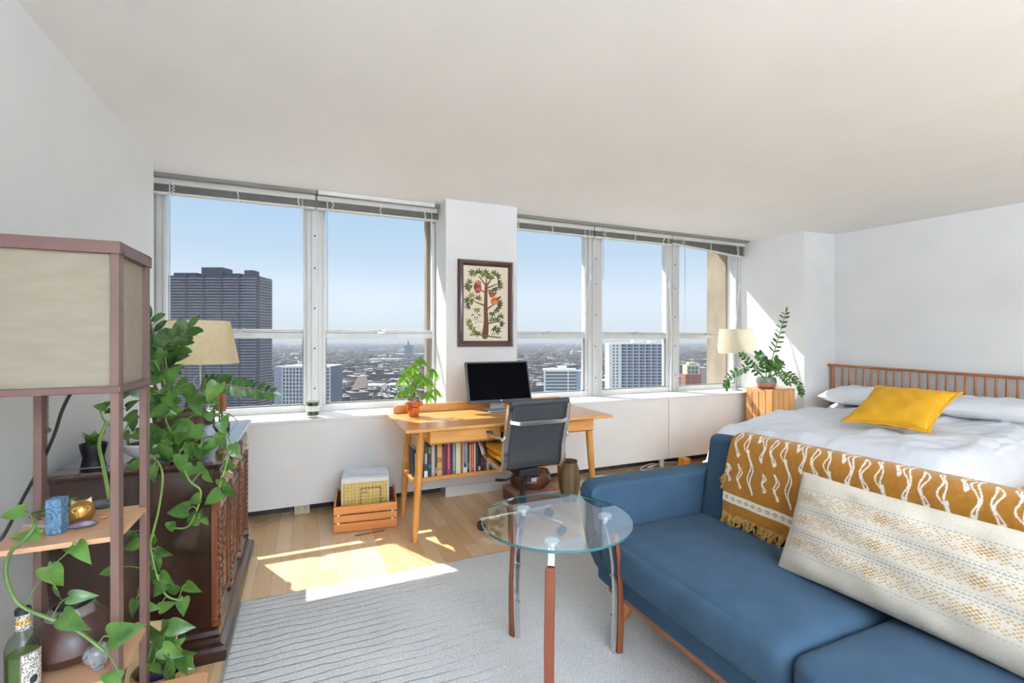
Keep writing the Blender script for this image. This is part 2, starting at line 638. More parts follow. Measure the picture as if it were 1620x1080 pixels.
# ================================================================== THE CITY OUTSIDE
GZ = -78.0
def city_ground():
    m = bpy.data.materials.new('winter_ground')
    m.use_nodes = True
    nt = m.node_tree
    L = nt.links.new
    b = nt.nodes['Principled BSDF']
    b.inputs['Roughness'].default_value = .95
    tc = nt.nodes.new('ShaderNodeTexCoord')
    n1 = nt.nodes.new('ShaderNodeTexNoise')
    n1.inputs['Scale'].default_value = .012
    n1.inputs['Detail'].default_value = 8
    n2 = nt.nodes.new('ShaderNodeTexNoise')
    n2.inputs['Scale'].default_value = .03
    n2.inputs['Detail'].default_value = 6
    for n in (n1, n2):
        L(tc.outputs['Object'], n.inputs['Vector'])
    r1 = nt.nodes.new('ShaderNodeValToRGB')
    r1.color_ramp.elements[0].position = .35
    r1.color_ramp.elements[0].color = lin('#3d3632')
    r1.color_ramp.elements[1].position = .62
    r1.color_ramp.elements[1].color = lin('#5d5651')
    L(n1.outputs[0], r1.inputs[0])
    r2 = nt.nodes.new('ShaderNodeValToRGB')
    r2.color_ramp.elements[0].position = .57
    r2.color_ramp.elements[0].color = (0, 0, 0, 1)
    r2.color_ramp.elements[1].position = .61
    r2.color_ramp.elements[1].color = (1, 1, 1, 1)
    L(n2.outputs[0], r2.inputs[0])
    mx = nt.nodes.new('ShaderNodeMix')
    mx.data_type = 'RGBA'
    L(r2.outputs[0], mx.inputs[0])
    L(r1.outputs[0], mx.inputs[6])
    mx.inputs[7].default_value = lin('#b0b2b6')
    L(mx.outputs[2], b.inputs['Base Color'])
    return m
struct('ground', MB().add([(-26000,40,GZ),(26000,40,GZ),(26000,26000,GZ),(-26000,26000,GZ)], [(0,1,2,3)]), city_ground(), recalc=False)

def place(px, t, z=GZ):
    p = view(px, 537, t)
    return (p.x, p.y, z)
BG = lambda n, c, c2=None, r=.8, s=.2: mat(n, c, r, c2=c2, nscale=s)
DGLASS = mat('dark_window_glass', '#3c4654', .25, c2='#5b6675', nscale=.12)
WGLASS = mat('grey_window_glass', '#6d7784', .3, c2='#4b5562', nscale=.3)

def windows(root, rects, name='window', m=DGLASS, depth=.25):
    """each window a mesh of its own (up to 100 of them), the rest as one; rect = x0,x1,z0,z1,y in the building's frame"""
    for i, (x0, x1, z0, z1, y) in enumerate(rects[:100]):
        obj(name, MB().box((x0,y-depth,z0), (x1,y+.3,z1)), m, root, world=False, recalc=False)
    if len(rects) > 100:
        mb = MB()
        for x0, x1, z0, z1, y in rects[100:]:
            mb.box((x0,y-depth,z0), (x1,y+.3,z1))
        o = obj(name, mb, m, root, world=False, recalc=False)
        o['kind'] = 'stuff'

FOOT = []
def bldg(name, label, px0, px1, pytop, t, cat='building', group=None):
    """Empty at the foot of a building whose camera-side face spans px0..px1 at distance t; local x runs along that face"""
    r = thing(name, label, cat, place((px0+px1)/2, t), -YAW, group)
    FOOT.append((px0-8, px1+8, t-25, t+(110 if t > 1400 else 70)))
    return r, (px1-px0)/750*t, CAM_H-(pytop-537)/750*t-GZ

# --- dark high-rise with undulating balcony bays
r, W, H = bldg('apartment_tower', 'tall dark apartment tower with wavy balcony bays outside the left window', 268, 407, 436, 490)
def bays(off, n=60, dep=30):
    pts = []
    for i in range(n+1):
        x = -W/2 + W*i/n
        y = -2.2*abs(math.sin(PI*(i/n)*5.0)) - off
        pts.append((x*(1+off*.012), y))
    return pts+[(W/2+off, dep), (-W/2-off, dep)]
TW = mat('dark_tower_glazing', '#27344a', .4, c2='#3c4a60', nscale=.35, stretch=(1,1,.6), namt=.8)
TS = mat('brown_balcony_concrete', '#8d817c', .8, c2='#6f6a70', nscale=.3)
obj('tower_body', MB().prism(bays(0), 0, H), TW, r, world=False)
m = MB()
nf = int(H/2.95)
for i in range(nf):
    m.prism(bays(.9), i*2.95, i*2.95+1.05)
obj('balcony_bands', m, TS, r, world=False, recalc=False)
m = MB()
for k in range(6):
    x = -W/2+W*k/5
    m.box((x-1.0,-1.2,0), (x+1.0,3,H+.4))
obj('brick_piers', m, mat('tower_brick', '#4d454a', .85, c2='#3f3a40', nscale=.4), r, world=False)
m = MB()
m.box((-W*.15,2,H), (W*.09,20,H+9)).box((W*.09,4,H), (W*.28,20,H+3)).box((-W*.46,1,H), (-W*.2,20,H+3.2)).box((W*.34,2,H), (W*.44,14,H+6))
obj('penthouse', m, mat('tower_penthouse', '#4b4a52', .8, c2='#3f3e47', nscale=.3), r, world=False)

# --- grid slab half hidden by the mullion
r, W, H = bldg('apartment_tower', 'mid-rise grey office block with fine white grid front beside the wavy dark tower', 447, 522, 580, 380)
obj('tower_body', MB().box((-W/2,0,0), (W/2,28,H)), mat('slab_glazing', '#59626f', .4, c2='#444d59', nscale=.4), r, world=False)
m = MB()
for i in range(15):
    x = -W/2+W*i/14
    m.box((x-.35,-.7,0), (x+.35,.2,H))
for i in range(int(H/3)+1):
    m.box((-W/2,-.5,i*3), (W/2,.2,i*3+.7))
m.box((-W/2,-.6,H-1), (W/2,28,H+.6))
obj('facade_grid', m, mat('white_grid', '#b9bcc0', .7, c2='#a7aab0', nscale=.2), r, world=False)
obj('side_wall', MB().box((-W/2-7,.5,0), (-W/2,26,H)), mat('slab_side', '#858b94', .8, c2='#777d87', nscale=.4), r, world=False)
obj('roof_plant', MB().box((-2,6,H), (9,16,H+5)), mat('slab_side', '#858b94'), r, world=False)

# --- white high-rise
t = 450
r, W, H = bldg('apartment_tower', 'white concrete high-rise with rows of small square windows outside the middle right window', 963, 1049, 544, t)
WC = mat('white_concrete', '#cbcbc8', .8, c2='#bfbfbd', nscale=.15)
xs = -W/2+W*.225
obj('end_wall', MB().box((-W/2,-1.2,0), (xs,18,H+.6)), WC, r, world=False)
obj('tower_body', MB().box((xs,0,0), (W/2,18,H)), mat('grey_recess', '#777d86', .7, c2='#686e78', nscale=.3), r, world=False)
m = MB()
fh = 2.95
nf = int(H/fh)
for i in range(8):
    x = xs+(W/2-xs)*i/7
    m.box((x-.28,-.9,0), (x+.28,.3,H))
for i in range(nf+1):
    z = H-i*fh
    m.box((xs,-.8,z-.55), (W/2,.3,z))
obj('facade_grid', m, mat('pale_facade_grid', '#bcc0c6', .7, c2='#b0b4bb', nscale=.2), r, world=False)
obj('roof_parapet', MB().box((-W/2,-1,H), (W/2,18,H+.9)).box((-2,3,H), (9,12,H+4)).box((14,3,H), (21,12,H+3.4)), WC, r, world=False)
R1 = []
for i in range(17):
    z = H-2.4-i*fh
    for fx in (.32, .62):
        x = -W/2+W*.225*fx
        R1.append((x, x+1.4, z, z+1.5, -1.2))
bw = (W/2-xs)/7
for i in range(9):
    z = H-2.3-i*fh
    for k in range(7):
        R1.append((xs+bw*(k+.16), xs+bw*(k+.52), z, z+1.55, 0))
for i in range(9, 18):
    z = H-2.3-i*fh
    for k in range(7):
        R1.append((xs+bw*(k+.16), xs+bw*(k+.52), z, z+1.55, 0))
windows(r, R1)

# --- glass office block
r, W, H = bldg('office_block', 'glass office block with pale horizontal bands right of the black monitor', 862, 912, 586, 560)
obj('block_body', MB().box((-W/2,0,0), (W/2,20,H)), mat('green_grey_glazing', '#5d6b70', .3, c2='#46535a', nscale=.5), r, world=False)
m = MB()
for i in range(16):
    m.box((-W/2,-.6,H-1.2-i*3.9), (W/2,.3,H-.3-i*3.9))
m.box((-W/2-1,-.8,0), (-W/2+.6,1,H+1)).box((W*.22,-.9,0), (W*.25,.6,H))
m.box((-W/2-1,-.8,H-.4), (W/2,20,H+1.6)).box((-2,6,H+1), (8,16,H+5))
obj('white_bands', m, mat('band_concrete', '#cfd0cb', .7, c2='#c0c2bf', nscale=.3), r, world=False)
obj('side_wing', MB().box((W/2,1,0), (W/2+9,20,H-.5)), mat('blue_glass_side', '#8496a6', .35, c2='#7788a0', nscale=.3), r, world=False)
r, W, H = bldg('office_block', 'low dark banded block at the foot of the white high-rise', 930, 966, 602, 600)
obj('block_body', MB().box((-W/2,0,0), (W/2,18,H)), mat('green_grey_glazing', '#5d6b70'), r, world=False)
m = MB()
for i in range(6):
    m.box((-W/2,-.6,H-1-i*3.9), (W/2,.3,H-.3-i*3.9))
m.box((-W/2,-.6,H-.3), (W/2,18,H+.8))
obj('white_bands', m, mat('band_concrete', '#cfd0cb'), r, world=False)

# --- brick tower by the concrete column
r, W, H = bldg('apartment_block', 'red brick block with a cream upper storey beside the concrete column', 1087, 1109, 592, 560)
obj('brick_body', MB().box((-W/2-2,0,0), (W/2,16,H)), mat('red_brick', '#8d5d4c', .9, c2='#7d5042', nscale=.5), r, world=False)
hu = 11
obj('upper_storey', MB().box((-W/2,.5,H), (W/2-1,15,H+hu)).box((-W/2+3,2,H+hu), (W/2-4,12,H+hu+3)), mat('cream_stone', '#b5aa94', .85, c2='#a89d87', nscale=.4), r, world=False)
windows(r, [(-W/2+1.5+k*4.2, -W/2+4.3+k*4.2, H+1+j*4.6, H+4.4+j*4.6, .5) for k in range(3) for j in range(2)] +
        [(-W/2+.5+k*7, -W/2+2.2+k*7, H-5-j*6, H-3.4-j*6, 0) for k in range(2) for j in range(4)])
obj('side_wing', MB().box((W/2,2,0), (W/2+9,20,H+8)), mat('tan_side', '#9d8f85', .85, c2='#8d8078', nscale=.4), r, world=False)
r, W, H = bldg('office_block', 'dark slate-green block behind the red brick building', 1068, 1112, 577, 900)
obj('block_body', MB().box((-W/2,0,0), (W/2,30,H)), mat('slate_block', '#59656a', .7, c2='#4c585e', nscale=.1), r, world=False)
obj('roof_plant', MB().box((-8,5,H), (10,20,H+4)), mat('slate_block', '#59656a'), r, world=False)

# --- large blocks among the low houses
def big(name, label, px0, px1, pytop, t, dep, c, c2, roof='#d9dadd', fl=4.0, extra=None, win=True):
    r, W, H = bldg(name, label, px0, px1, pytop, t)
    obj('walls', MB().box((-W/2,0,0), (W/2,dep,H)), mat('walls_'+c[1:], c, .85, c2=c2, nscale=.15), r, world=False)
    obj('roof', MB().box((-W/2-.4,-.4,H), (W/2+.4,dep,H+.8)), mat('roof_'+roof[1:], roof, .9), r, world=False)
    if win:
        n = max(3, int(W/6))
        rows = max(1, min(8, int(H/fl)))
        windows(r, [(-W/2+W*(k+.25)/n, -W/2+W*(k+.7)/n, H-fl*(j+1)+1, H-fl*j-1, 0) for j in range(rows) for k in range(n)])
    if extra:
        m = MB()
        for e in extra:
            m.box((-W/2+W*e[0],e[2],H), (-W/2+W*e[1],e[3],H+e[4]))
        obj('roof_house', m, mat('walls_'+c[1:], c), r, world=False)
    return r, W, H
big('brick_complex', 'long dark red brick complex with stepped roofs in the middle distance', 575, 643, 592, 862, 30, '#5d4a46', '#4d3e3c', '#6c6563', extra=[(.28,.42,0,18,9), (.05,.15,2,14,6), (.7,.8,4,20,4)])
big('warehouse', 'low white warehouse with a row of tall windows below the brick complex', 572, 602, 610, 700, 30, '#c9ccd2', '#b9bcc4', '#b5b8be', fl=9)
big('warehouse', 'white flat-roofed warehouse right of the one with tall windows', 611, 648, 609, 735, 28, '#b9bac0', '#a8a9b0', '#bcbdc2', fl=6)
big('institute_block', 'broad blue-grey block far off below the horizon, left of the one with the square tower', 573, 601, 554, 2600, 80, '#5f6978', '#586272', '#6c7685', win=False, extra=[(.05,.2,5,40,14)])
big('institute_block', 'blue-grey block with a square tower rising from its right end', 624, 668, 560, 2100, 70, '#5b6474', '#545d6e', '#98a0ac', win=False, extra=[(.35,.62,5,40,40), (.45,.5,8,20,58)])
big('institute_block', 'grey hospital block near the horizon right of the black monitor', 905, 921, 556, 2300, 80, '#848b96', '#787f8b', '#a6acb6', win=False, extra=[(.1,.5,5,40,10)])
big('tan_block', 'tan flat-roofed block left of the wide blue-grey one', 583, 597, 568, 1500, 40, '#b0a091', '#a29384', '#a8a8a8', win=False)
big('rose_block', 'low rose brick block with snowy roof below the wide blue-grey one', 600, 632, 568, 1600, 50, '#8f7b78', '#84716f', '#a3a5aa', win=False)
r, W, H = bldg('church', 'church with a steep tan gable roof left of the white warehouse', 556, 577, 616, 675)
obj('nave', MB().box((-W/2,0,0), (W/2,18,8)), mat('church_stone', '#6a5d55', .9, c2='#5a4f49', nscale=.3), r, world=False)
obj('gable_roof', MB().add([(-W/2-.5,-.5,7.5),(W/2+.5,-.5,7.5),(-W/2-.5,18,7.5),(W/2+.5,18,7.5),(-W*.18,9,26),(W/2,9,26)], [(0,1,5,4),(3,2,4,5),(2,0,4),(1,3,5)]), mat('tan_shingle', '#a98f7d', .9, c2='#9a8070', nscale=.3), r, world=False)

# --- 300 nearest houses as individuals, the rest of the city as one mass
rc = random.Random(21)
HK = [('#4f403c','#8d8d90','brown brick house with a snowy flat roof, one of many in the city below'),
      ('#5a5551','#56524f','grey flat-roofed house with a dull roof, one of many in the city below'),
      ('#6b6055','#b5b6ba','tan house with a snow-covered roof, one of many in the city below'),
      ('#3c3638','#494548','dark flat-roofed building, one of many in the city below'),
      ('#5f443b','#716a66','red brick house with a pale gravel roof, one of many in the city below'),
      ('#8b8986','#c9cacc','whitish low building with a bright white roof, one of many in the city below')]
protos = []
for c, rf, lb in HK:
    m = MB()
    m.box((-.5,-.5,0), (.5,.5,1))
    m.k = 1
    m.box((-.52,-.52,.985), (.52,.52,1.04)).box((-.2,-.1,1.04), (.1,.25,1.22))
    me_o = obj('city_house', m, [mat('house_'+c[1:], c, .9, c2=None, nscale=3), mat('houseroof_'+rf[1:], rf, .9, nscale=3)], recalc=False)
    protos.append(me_o)
SPANS = [(408,448), (512,690), (818,924), (946,964), (1069,1119)]
cands = []
G = .21            # street grid turned against the window wall
cg, sg = math.cos(G), math.sin(G)
for tries in range(120000):
    t = 560*(16)**(rc.random()**1.0)
    px = rc.uniform(120, 1420)
    seen = any(a-6 < px < b+6 for a, b in SPANS)
    if not seen and rc.random() < .45:
        continue
    p = view(px, 537, t)
    gx, gy = p.x*cg+p.y*sg, -p.x*sg+p.y*cg
    if any(a < px < b and c < t < d for a, b, c, d in FOOT):
        continue
    # leave the streets free
    bx, by = gx % 95, gy % 48
    if bx < 14 or by < 9:
        continue
    cands.append((t, p.x, p.y, seen))
rc.shuffle(cands)
grid = set()
houses = []
for t, x, y, seen in cands:
    big_ = rc.random() < .08
    wd = rc.uniform(14, 32) if big_ else rc.uniform(7, 13)
    cell = 13 if t < 1400 else 17 if t < 3000 else 30
    key = (int(x/cell), int(y/cell))
    if key in grid:
        continue
    grid.add(key)
    h = rc.uniform(6, 20) if big_ else rc.uniform(6, 12)
    if t > 3000:
        wd *= 1.6
    houses.append((t if seen else t+1e5, x, y, wd, wd*rc.uniform(.6,1.5), h, rc.choices(range(6), (30,22,6,26,12,4))[0]))
    if len(houses) > 11000:
        break
houses.sort(key=lambda q: q[0]/math.sqrt(q[3]*q[5]))
first = [True]*6
for t, x, y, a, b, h, k in houses[:300]:
    o = protos[k] if first[k] else protos[k].copy()
    if not first[k]:
        COL.objects.link(o)
    first[k] = False
    o.location = (x, y, GZ)
    o.rotation_euler = (0, 0, G)
    o.scale = (a, b, h)
    tag(o, HK[k][2], 'house', HK[k][2].split(',')[0]+'s below the windows')
m = MB()
HM = [mat('house_'+c[1:], c) for c, _, _ in HK]+[mat('houseroof_'+rf[1:], rf) for _, rf, _ in HK]
for t, x, y, a, b, h, k in houses[300:]:
    M = Matrix.Translation((x, y, GZ)) @ Matrix.Rotation(G, 4, 'Z')
    m.k = k
    m.box((-a/2,-b/2,0), (a/2,b/2,h), M)
    m.f.pop(-5)
    m.m.pop()
    m.k = k+6
    m.add([M @ Vector(q) for q in ((-a/2,-b/2,h+.05),(a/2,-b/2,h+.05),(a/2,b/2,h+.05),(-a/2,b/2,h+.05))], [(0,1,2,3)])
tag(obj('distant_houses', m, HM, recalc=False), 'hazy mass of low houses reaching to the horizon', 'houses')['kind'] = 'stuff'
m = MB()
for i in range(26000):
    t = 560*(11)**rc.random()
    px = rc.uniform(200, 1320)
    if not any(a-4 < px < b+4 for a, b in SPANS) and rc.random() < .6:
        continue
    if any(a < px < b and c < t < d for a, b, c, d in FOOT):
        continue
    p = view(px, 537, t)
    m.k = rc.randrange(3)
    s_ = rc.uniform(2.5, 5.5)*(1 if t < 2500 else 1.8)
    h = rc.uniform(7, 14)
    m.add([(p.x+s_*math.cos(k*PI/2.5+i), p.y+s_*math.sin(k*PI/2.5+i), GZ+h*.45) for k in range(5)]+[(p.x,p.y,GZ+h), (p.x,p.y,GZ)],
          [(k,(k+1)%5,5) for k in range(5)]+[((k+1)%5,k,6) for k in range(5)])
o = obj('bare_trees', m, [mat('bare_twigs', '#463c36', .95, nscale=.5), mat('grey_twigs', '#504a46', .95, nscale=.5), mat('dark_twigs', '#37312e', .95, nscale=.5)], recalc=False)
tag(o, 'bare brown street trees scattered between the houses of the city', 'trees')['kind'] = 'stuff'

# haze lying over the city
hz = MB().box((-14000,120,GZ-5), (16000,15000,35))
hm = bpy.data.materials.new('city_haze')
hm.use_nodes = True
hn = hm.node_tree
hn.nodes.remove(hn.nodes['Principled BSDF'])
vs_ = hn.nodes.new('ShaderNodeVolumeScatter')
vs_.inputs['Color'].default_value = (.85, .93, 1.0, 1)
vs_.inputs['Density'].default_value = .42/5200
vs_.inputs['Anisotropy'].default_value = 0.0
va_ = hn.nodes.new('ShaderNodeVolumeAbsorption')     # absorption added to dim the over-bright haze along the horizon
va_.inputs['Color'].default_value = (0, 0, 0, 1)
va_.inputs['Density'].default_value = .50/5200
ad_ = hn.nodes.new('ShaderNodeAddShader')
hn.links.new(vs_.outputs[0], ad_.inputs[0])
hn.links.new(va_.outputs[0], ad_.inputs[1])
hn.links.new(ad_.outputs[0], hn.nodes['Material Output'].inputs['Volume'])
o = obj('haze', hz, hm, recalc=True)
tag(o, 'pale blue winter haze over the distant city', 'haze')['kind'] = 'stuff'
# ================================================================== RUG
def rug_mat():
    m = bpy.data.materials.new('grey_ribbed_rug')
    m.use_nodes = True
    nt = m.node_tree
    L = nt.links.new
    b = nt.nodes['Principled BSDF']
    b.inputs['Roughness'].default_value = .95
    b.inputs['Sheen Weight'].default_value = .2
    tc = nt.nodes.new('ShaderNodeTexCoord')
    mp = nt.nodes.new('ShaderNodeMapping')
    mp.inputs['Scale'].default_value = (0.5, 1, 1)
    L(tc.outputs['Object'], mp.inputs[0])
    nd = nt.nodes.new('ShaderNodeTexNoise')
    nd.inputs['Scale'].default_value = 5
    nd.inputs['Detail'].default_value = 4
    L(mp.outputs[0], nd.inputs['Vector'])
    sx = nt.nodes.new('ShaderNodeSeparateXYZ')
    L(tc.outputs['Object'], sx.inputs[0])
    def mth(op, a, bb):
        n = nt.nodes.new('ShaderNodeMath')
        n.operation = op
        for i, q in enumerate((a, bb)):
            if isinstance(q, (int, float)):
                n.inputs[i].default_value = q
            elif q is not None:
                L(q, n.inputs[i])
        return n.outputs[0]
    wob = mth('MULTIPLY', mth('SUBTRACT', nd.outputs[0], .5), .085)
    yy = mth('ADD', sx.outputs['Y'], wob)
    fr = mth('FRACT', mth('MULTIPLY', yy, 1/.046), None)
    line = mth('SUBTRACT', 1.0, mth('MINIMUM', mth('MULTIPLY', mth('ABSOLUTE', mth('SUBTRACT', fr, .5), None), 9.0), 1.0))   # narrow groove
    # grooves are worn: strong on the left end, patchy towards the middle
    np_ = nt.nodes.new('ShaderNodeTexNoise')
    np_.inputs['Scale'].default_value = 7
    np_.inputs['Detail'].default_value = 3
    mp3 = nt.nodes.new('ShaderNodeMapping')
    mp3.inputs['Scale'].default_value = (.6, 1.8, 1)
    L(tc.outputs['Object'], mp3.inputs[0])
    L(mp3.outputs[0], np_.inputs['Vector'])
    fade = nt.nodes.new('ShaderNodeMapRange')
    fade.inputs['From Min'].default_value = -1.15
    fade.inputs['From Max'].default_value = -.1
    fade.inputs['To Min'].default_value = .50
    fade.inputs['To Max'].default_value = -.42
    L(sx.outputs['X'], fade.inputs[0])
    pm = nt.nodes.new('ShaderNodeMapRange')
    pm.inputs['From Min'].default_value = .30
    pm.inputs['From Max'].default_value = .75
    L(mth('ADD', np_.outputs[0], fade.outputs[0]), pm.inputs[0])
    amt = mth('MULTIPLY', line, pm.outputs[0])
    pile = nt.nodes.new('ShaderNodeTexNoise')
    pile.inputs['Scale'].default_value = 130
    pile.inputs['Detail'].default_value = 3
    L(tc.outputs['Object'], pile.inputs['Vector'])
    pl = nt.nodes.new('ShaderNodeValToRGB')
    pl.color_ramp.elements[0].position = .3
    pl.color_ramp.elements[0].color = lin('#b9b6b2')
    pl.color_ramp.elements[1].position = .62
    pl.color_ramp.elements[1].color = lin('#d5d2ce')
    L(pile.outputs[0], pl.inputs[0])
    mx = nt.nodes.new('ShaderNodeMix')
    mx.data_type = 'RGBA'
    L(mth('MULTIPLY', amt, .85), mx.inputs[0])
    L(pl.outputs[0], mx.inputs[6])
    mx.inputs[7].default_value = lin('#6f6962')
    # soft brushed patches
    pa = nt.nodes.new('ShaderNodeTexNoise')
    pa.inputs['Scale'].default_value = 2.2
    pa.inputs['Detail'].default_value = 4
    L(tc.outputs['Object'], pa.inputs['Vector'])
    pr = nt.nodes.new('ShaderNodeValToRGB')
    pr.color_ramp.elements[0].position = .35
    pr.color_ramp.elements[0].color = (.9,.9,.9,1)
    pr.color_ramp.elements[1].position = .6
    L(pa.outputs[0], pr.inputs[0])
    m2 = nt.nodes.new('ShaderNodeMix')
    m2.data_type = 'RGBA'
    m2.blend_type = 'MULTIPLY'
    m2.inputs[0].default_value = 1
    L(mx.outputs[2], m2.inputs[6])
    L(pr.outputs[0], m2.inputs[7])
    L(m2.outputs[2], b.inputs['Base Color'])
    bp = nt.nodes.new('ShaderNodeBump')
    bp.inputs['Strength'].default_value = .7
    bp.inputs['Distance'].default_value = .006
    L(mth('SUBTRACT', mth('MULTIPLY', pile.outputs[0], .8), amt), bp.inputs['Height'])
    L(bp.outputs[0], b.inputs['Normal'])
    return m
r = thing('area_rug', 'large pale grey rug with dark wavy grooves under the glass table and sofa', 'rug', (1.1,1.2,0))
obj('pile', MB().box((-.285,-.55,.0), (2.45,2.64,.014)), rug_mat(), r, bevel=.005)
obj('bound_edge', MB().box((-.293,-.55,.0), (-.285,2.648,.010)).box((-.293,2.64,.0), (2.45,2.648,.010)), mat('rug_binding', '#9b9792', .9), r)
RZ = .014

# ================================================================== SOFA
SB = mat('blue_sofa_weave', '#3b5164', 0.9, c2='#34495b', nscale=9, bump=.25, bscale=420, sheen=.03, spec=.15)
SB2 = mat('blue_button', '#2e4357', .8, c2='#293c4f', bump=.2, bscale=400)
SWOOD = wood('sofa_walnut', '#a4602f', '#8d4e24', 'y', 6)
sofa = thing('sofa', 'blue two-seat sofa with wooden base rail and tapered legs', 'sofa', (1.6,.88,RZ))
Y1, Y0 = 1.90, -.14          # window end, near end
def soft_box(lo, hi, pw=.03, n=14, puff=(0,0,0), e=5.0):
    """a padded block: superellipsoid-like box with a crown on each face"""
    c = [(a+b)/2 for a, b in zip(lo, hi)]
    h = [(b-a)/2 for a, b in zip(lo, hi)]
    m = MB()
    vs = {}
    def pt(p):
        # p on the cube surface [-1,1]^3 -> rounded by a fixed radius, then puffed
        q = [p[i]*h[i] for i in range(3)]
        inner = [max(h[i]-pw, 0) for i in range(3)]
        cl = [max(-inner[i], min(inner[i], q[i])) for i in range(3)]
        d = Vector([q[i]-cl[i] for i in range(3)])
        if d.length > 1e-9:
            d = d.normalized()*pw
        o = Vector(cl)+d
        for i in range(3):
            j, k = (i+1) % 3, (i+2) % 3
            if abs(p[i]) > .999:
                o[i] += math.copysign(puff[i]*(1-abs(p[j])**2.5)*(1-abs(p[k])**2.5), p[i])
        return o+Vector(c)
    def warp(u):     # finer near the edges
        return math.copysign(1-(1-abs(u))**1.6, u)
    for ax in range(3):
        for sg_ in (-1, 1):
            def fn(u, v, ax=ax, sg_=sg_):
                p = [0,0,0]
                p[ax] = sg_
                p[(ax+1)%3] = warp(2*u-1)
                p[(ax+2)%3] = warp(2*v-1)
                return pt(p)
            m.grid(fn, n, n)
    return m
# base upholstery, arms
obj('base', soft_box((1.245,Y0+.02,.175), (2.02,Y1-.03,.315), .02), SB, sofa)
def arm(y0, y1):
    prof = [(1.165,.60), (1.180,.635), (1.21,.645), (1.78,.645), (1.98,.645), (2.00,.60), (2.00,.20), (1.97,.168), (1.34,.168), (1.285,.185), (1.245,.24), (1.205,.33), (1.175,.44)]
    M = Matrix(((1,0,0,0),(0,0,-1,0),(0,1,0,0),(0,0,0,1)))
    return MB().prism(prof, -y1, -y0, M)
obj('armrest', arm(1.775, Y1), SB, sofa, bevel=.022, seg=4, ang=60)
obj('armrest', arm(Y0, Y0+.125), SB, sofa, bevel=.022, seg=4, ang=60)
# seat cushions
ym = .877
obj('seat_cushion', soft_box((1.185,ym+.003,.285), (1.80,1.768,.452), .045, 22, (.018,.004,.022)), SB, sofa)
obj('seat_cushion', soft_box((1.185,Y0+.13,.285), (1.80,ym-.003,.452), .045, 22, (.018,.004,.022)), SB, sofa)
# backrest: leaning padded slab in two halves with buttons
BK = Matrix.Translation((1.775,0,.40)) @ Matrix.Rotation(math.radians(9.5), 4, 'Y')
def back(y0, y1):
    m = soft_box((0,y0,-.16), (.155,y1,.435), .04, 40, (.012,0,.006))
    btn = [(y0+(y1-y0)*q, z) for q in (.2, .5, .8) for z in (.22,)]
    out = []
    for p in m.v:
        p = Vector(p)
        if p.x < .03:
            for by, bz in btn:
                d = math.hypot(p.y-by, p.z-bz)
                p.x += .016*math.exp(-(d/.035)**2)
        out.append(tuple(BK @ p))
    m.v = out
    o = obj('back_cushion', m, SB, sofa)
    for by, bz in btn:
        obj('button', MB().sphere(BK @ Vector((.004,by,bz)), (.008,.014,.014), 12, 8), SB2, o)
back(.881, 1.785)
back(Y0+.02, .875)
obj('base_rail', MB().box((1.262,Y0+.05,.148), (1.985,1.80,.176)), SWOOD, sofa, bevel=.006)
for sx, sy, x, y in ((-1,1,1.36,1.72), (1,1,1.90,1.74), (-1,-1,1.36,.03), (1,-1,1.90,.03)):
    obj('leg', MB().cyl((x,y,.15), (x+sx*.045,y+sy*.055,RZ+.001), .025, .016, 16), wood('sofa_leg_oak', '#c8833c', '#b06f2d', 'z', 6), sofa)
# black piece under the sofa near the rail: a low storage tray is visible only as shade; left out

# ================================================================== THROW
TH = mat('mustard_terry', '#a26a10', .95, c2='#945e0b', nscale=60, bump=.5, bscale=330, sheen=.12, attr='pattern')
def throw_profile():
    P = [BK @ Vector((x,0,z)) for x, z in ((-.022,.092),(-.024,.14),(-.024,.25),(-.023,.36),(-.018,.415),(-.002,.443),(.03,.458),(.08,.463),(.125,.458),(.158,.443),(.172,.41),(.174,.33),(.174,.2),(.176,.08))]
    out = []
    for i in range(len(P)-1):
        p0, p1, p2, p3 = P[max(i-1,0)], P[i], P[i+1], P[min(i+2,len(P)-1)]
        for k in range(10):
            t = k/10
            out.append(.5*((2*p1)+(p2-p0)*t+(2*p0-5*p1+4*p2-p3)*t*t+(3*p1-p0-3*p2+p3)*t**3))
    out.append(P[-1])
    return out
TP = throw_profile()
s_ = [0]
for a, b in zip(TP, TP[1:]):
    s_.append(s_[-1]+(b-a).length)
s_ = np.array(s_)
TL = s_[-1]
TPX, TPZ = np.array([p.x for p in TP]), np.array([p.z for p in TP])
thr = thing('throw_blanket', 'mustard throw with white squiggles folded over the back of the blue sofa', 'blanket', (1.85,.8,.88))
NU, NV = 700, 300
ya, yb = 1.612, -.02
rp_ = random.Random(4)
A, Bv, XS, ZS, YS = [], [], [], [], []
for i in range(NU):
    y = ya+(yb-ya)*i/(NU-1)
    for j in range(NV):
        s = TL*j/(NV-1)
        hang = max(0, 1-s/.4)
        wv = .004*math.sin(y*17+1)*hang+.003*math.sin(y*41)*hang
        A.append(ya-y)
        Bv.append(s)
        XS.append(np.interp(s, s_, TPX)-wv-.002)
        ZS.append(np.interp(s, s_, TPZ)+.012*hang*math.sin(y*3.1+2))
        YS.append(y-.05*max(0,1-s/.45)**1.0*(1-i/NU)*0+.012*math.sin(s*9)*(1 if i < 3 else 0))
A, Bv = np.array(A), np.array(Bv)
mb = MB()
mb.v = list(zip(XS, YS, ZS))
mb.f = [(i*NV+j, (i+1)*NV+j, (i+1)*NV+j+1, i*NV+j+1) for i in range(NU-1) for j in range(NV-1)]
mb.m = [0]*len(mb.f)
blk = obj('cloth', mb, TH, thr, recalc=False, ang=180)
sol = blk.modifiers.new('thickness', 'SOLIDIFY')
sol.thickness = .007
sol.offset = 1
